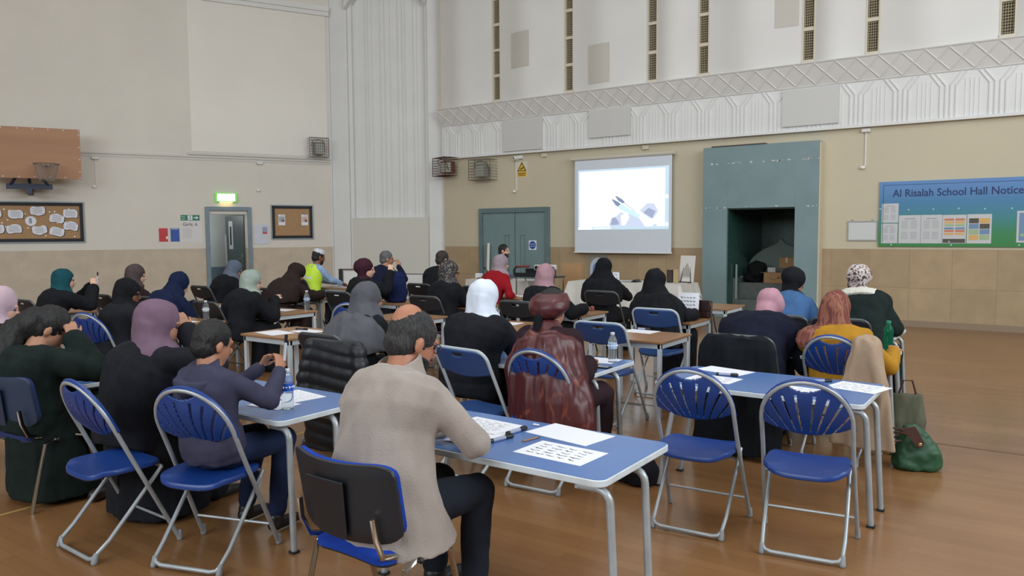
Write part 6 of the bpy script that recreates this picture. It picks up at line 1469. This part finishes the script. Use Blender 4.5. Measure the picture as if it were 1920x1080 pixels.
e = empty('laptop', 'dark laptop on the left of the trolley tray', 'laptop', (-7.80, 11.75, .826)); MB().box((-.12, -.10, 0), (.14, .09, .016)).build('base', BLACK_PL, parent=e, bevel=.004); s_ = MB().box((-.12, .09, .01), (.14, .10, .12)); s_.build('lid', BLACK_PL, parent=e, bevel=.003)
o = MB().box((-.21, -.02, 0), (.21, .02, 1.02)).build('plywood_board', mat('plain_board', '#B08A62', .6, var=.05), loc=(-7.45, 12.75, 0)); tag(o, 'upright tan board standing between the trolley and the cloth-covered table', 'board')
o = MB().tube([(0, 0, 0), (-.09, .20, 1.36)], .035, 14).build('paper_tube', mat('tube_white', '#D4D0C6', .6), loc=(-10.44, 14.02, .01), smooth=True); tag(o, 'long white paper tube leaning against the left-hand teal door', 'tube')
e = empty('drinks_flask', 'dark green flask on the cloth-covered presenter table', 'flask', (-8.98, 12.0, .71)); MB().lathe([(.04, 0), (.043, .01), (.043, .15), (.022, .19), (.022, .20)], n=20).build('flask_body', mat('flask_green', '#40504A', .4), parent=e, smooth=True); MB().lathe([(.024, .198), (.024, .225)], n=16).build('lid', BLACKP, parent=e, smooth=True)
e = empty('craft_tray', 'low tray of dark red patterned craft items on the presenter table', 'tray', (-8.72, 12.05, .71)); MB().box((-.40, -.13, 0), (.28, .12, .03)).build('tray_base', mat('patterned_red', '#6A3A3A', .6, var=.5, vscale=30, c2='#A89890'), parent=e, bevel=.006)
m = MB(); 
for k in range(5): m.cap((-.34+.07*k, -.02, .045), (-.31+.07*k, .03, .06), .018, .014, 8)
m.build('craft_rolls', mat('roll_brown', '#4C3230', .5, var=.4), parent=e, smooth=True)
o = MB().box((-.10, -.05, 0), (.10, .05, .10)).build('tissue_box', PAPER, loc=(-9.18, 12.12, .71), bevel=.01); tag(o, 'white box behind the tray of craft items', 'box')
# far corner white frames
e = empty('display_frame', 'white rectangular panel in a thin frame standing behind the hi-vis man', 'panel', (-11.75, 11.25, 0), math.radians(24))
MB().box((-.28, -.01, .30), (.28, .01, .84)).build('panel', PANELW, parent=e); m = MB(); m.box((-.30, -.015, .84), (.30, .015, .86)); m.box((-.30, -.015, 0), (-.28, .015, .84)); m.box((.28, -.015, 0), (.30, .015, .84)); m.box((-.30, -.015, .28), (.30, .015, .30)); m.build('frame', mat('worn_rail', '#8E8478', .6), parent=e)
e = empty('chalkboard', 'small black board with an ochre post beside the white corner', 'panel', (-12.25, 11.45, 0), math.radians(24))
MB().box((-.18, -.02, 0), (.14, .02, .86)).build('board', BLACK_PL, parent=e); MB().box((.14, -.025, 0), (.18, .025, .88)).build('post', mat('ochre_post', '#9A7A3A', .6), parent=e)
# things in the niche
def carton(label, loc, rz, w, d, h, smile=False, tape=True, open_=False):
    e = empty('cardboard_box', label, 'box', loc, math.radians(rz), 'cartons in the niche'); CB = mat('cardboard', '#94724E', .8, var=.05)
    MB().box((-w/2, -d/2, 0), (w/2, d/2, h)).build('carton', CB, parent=e, bevel=.003)
    if tape: m = MB(); m.box((-.02, -d/2-.001, h*.5), (.02, -d/2, h)); m.box((-.02, -d/2-.001, h), (.02, d/2, h+.001)); m.build('tape', mat('parcel_tape', '#B89C74', .3), parent=e)
    if smile:
        m = MB(); m.tube([(-.09+.18*k/10, -d/2-.002, h*.52-.035*math.sin(PI*k/10)) for k in range(11)], .006, 6, .4); m.prism([(.065, h*.60), (.115, h*.62), (.095, h*.42)], d/2+.001, d/2+.003, RX); m.build('printed_arrow', INK, parent=e)
    if open_:
        m = MB(); m.box((-w/2-.06, -d/2, h-.004), (-w/2, d/2, h)); m.box((w/2, -d/2, h-.004), (w/2+.03, d/2, h)); m.build('flap', CB, parent=e)
    return e
carton('open cardboard carton with a black curved arrow, standing in the niche', (-4.22, MAINY+.60, .62), 0, .38, .26, .20, smile=True, tape=False, open_=True)
carton('brown taped carton stacked higher at the back of the niche', (-4.08, MAINY+.86, .90), 6, .27, .16, .20)
o = MB().box((-.20, -.11, 0), (.20, .10, .28)).build('grey_crate', mat('crate_grey', '#4E5250', .6), loc=(-4.02, MAINY+.88, .62), bevel=.01); tag(o, 'dark grey crate under the taped carton in the niche', 'crate')
o = MB().box((-.07, -.05, 0), (.08, .05, .09)).build('white_packet', mat('packet', '#A8AAA8', .4), loc=(-4.30, MAINY+.62, .822), bevel=.006); tag(o, 'small pale packet on top of the carton with the arrow', 'packet')
m = MB(); m.ell((0, 0, .20), (.17, .13, .22)); m.ell((-.08, .0, .10), (.15, .13, .12)); m.ell((.09, 0, .30), (.10, .08, .10))
o = remesh(m, 'folded_coats', fabric('niche_black', '#0E1012'), None, .012, 2, .03, (8, 8, 8)); o.location = (-4.60, MAINY+.62, .62); tag(o, 'heap of black coats in the niche left of the cartons', 'coats')
o = MB().box((0, -.05, -.05), (.012, .05, .05)).build('wall_socket', PAPER, bevel=.004); o.matrix_world = MM @ Matrix.Translation((-4.885, .62, .68)); tag(o, 'white switch plate on the green mosaic inside the niche', 'switch')
# a couple more visible seats
dup(BCH, 'grey chair standing empty beyond the far left desk', (-10.3, 5.25, 0), math.radians(-30))
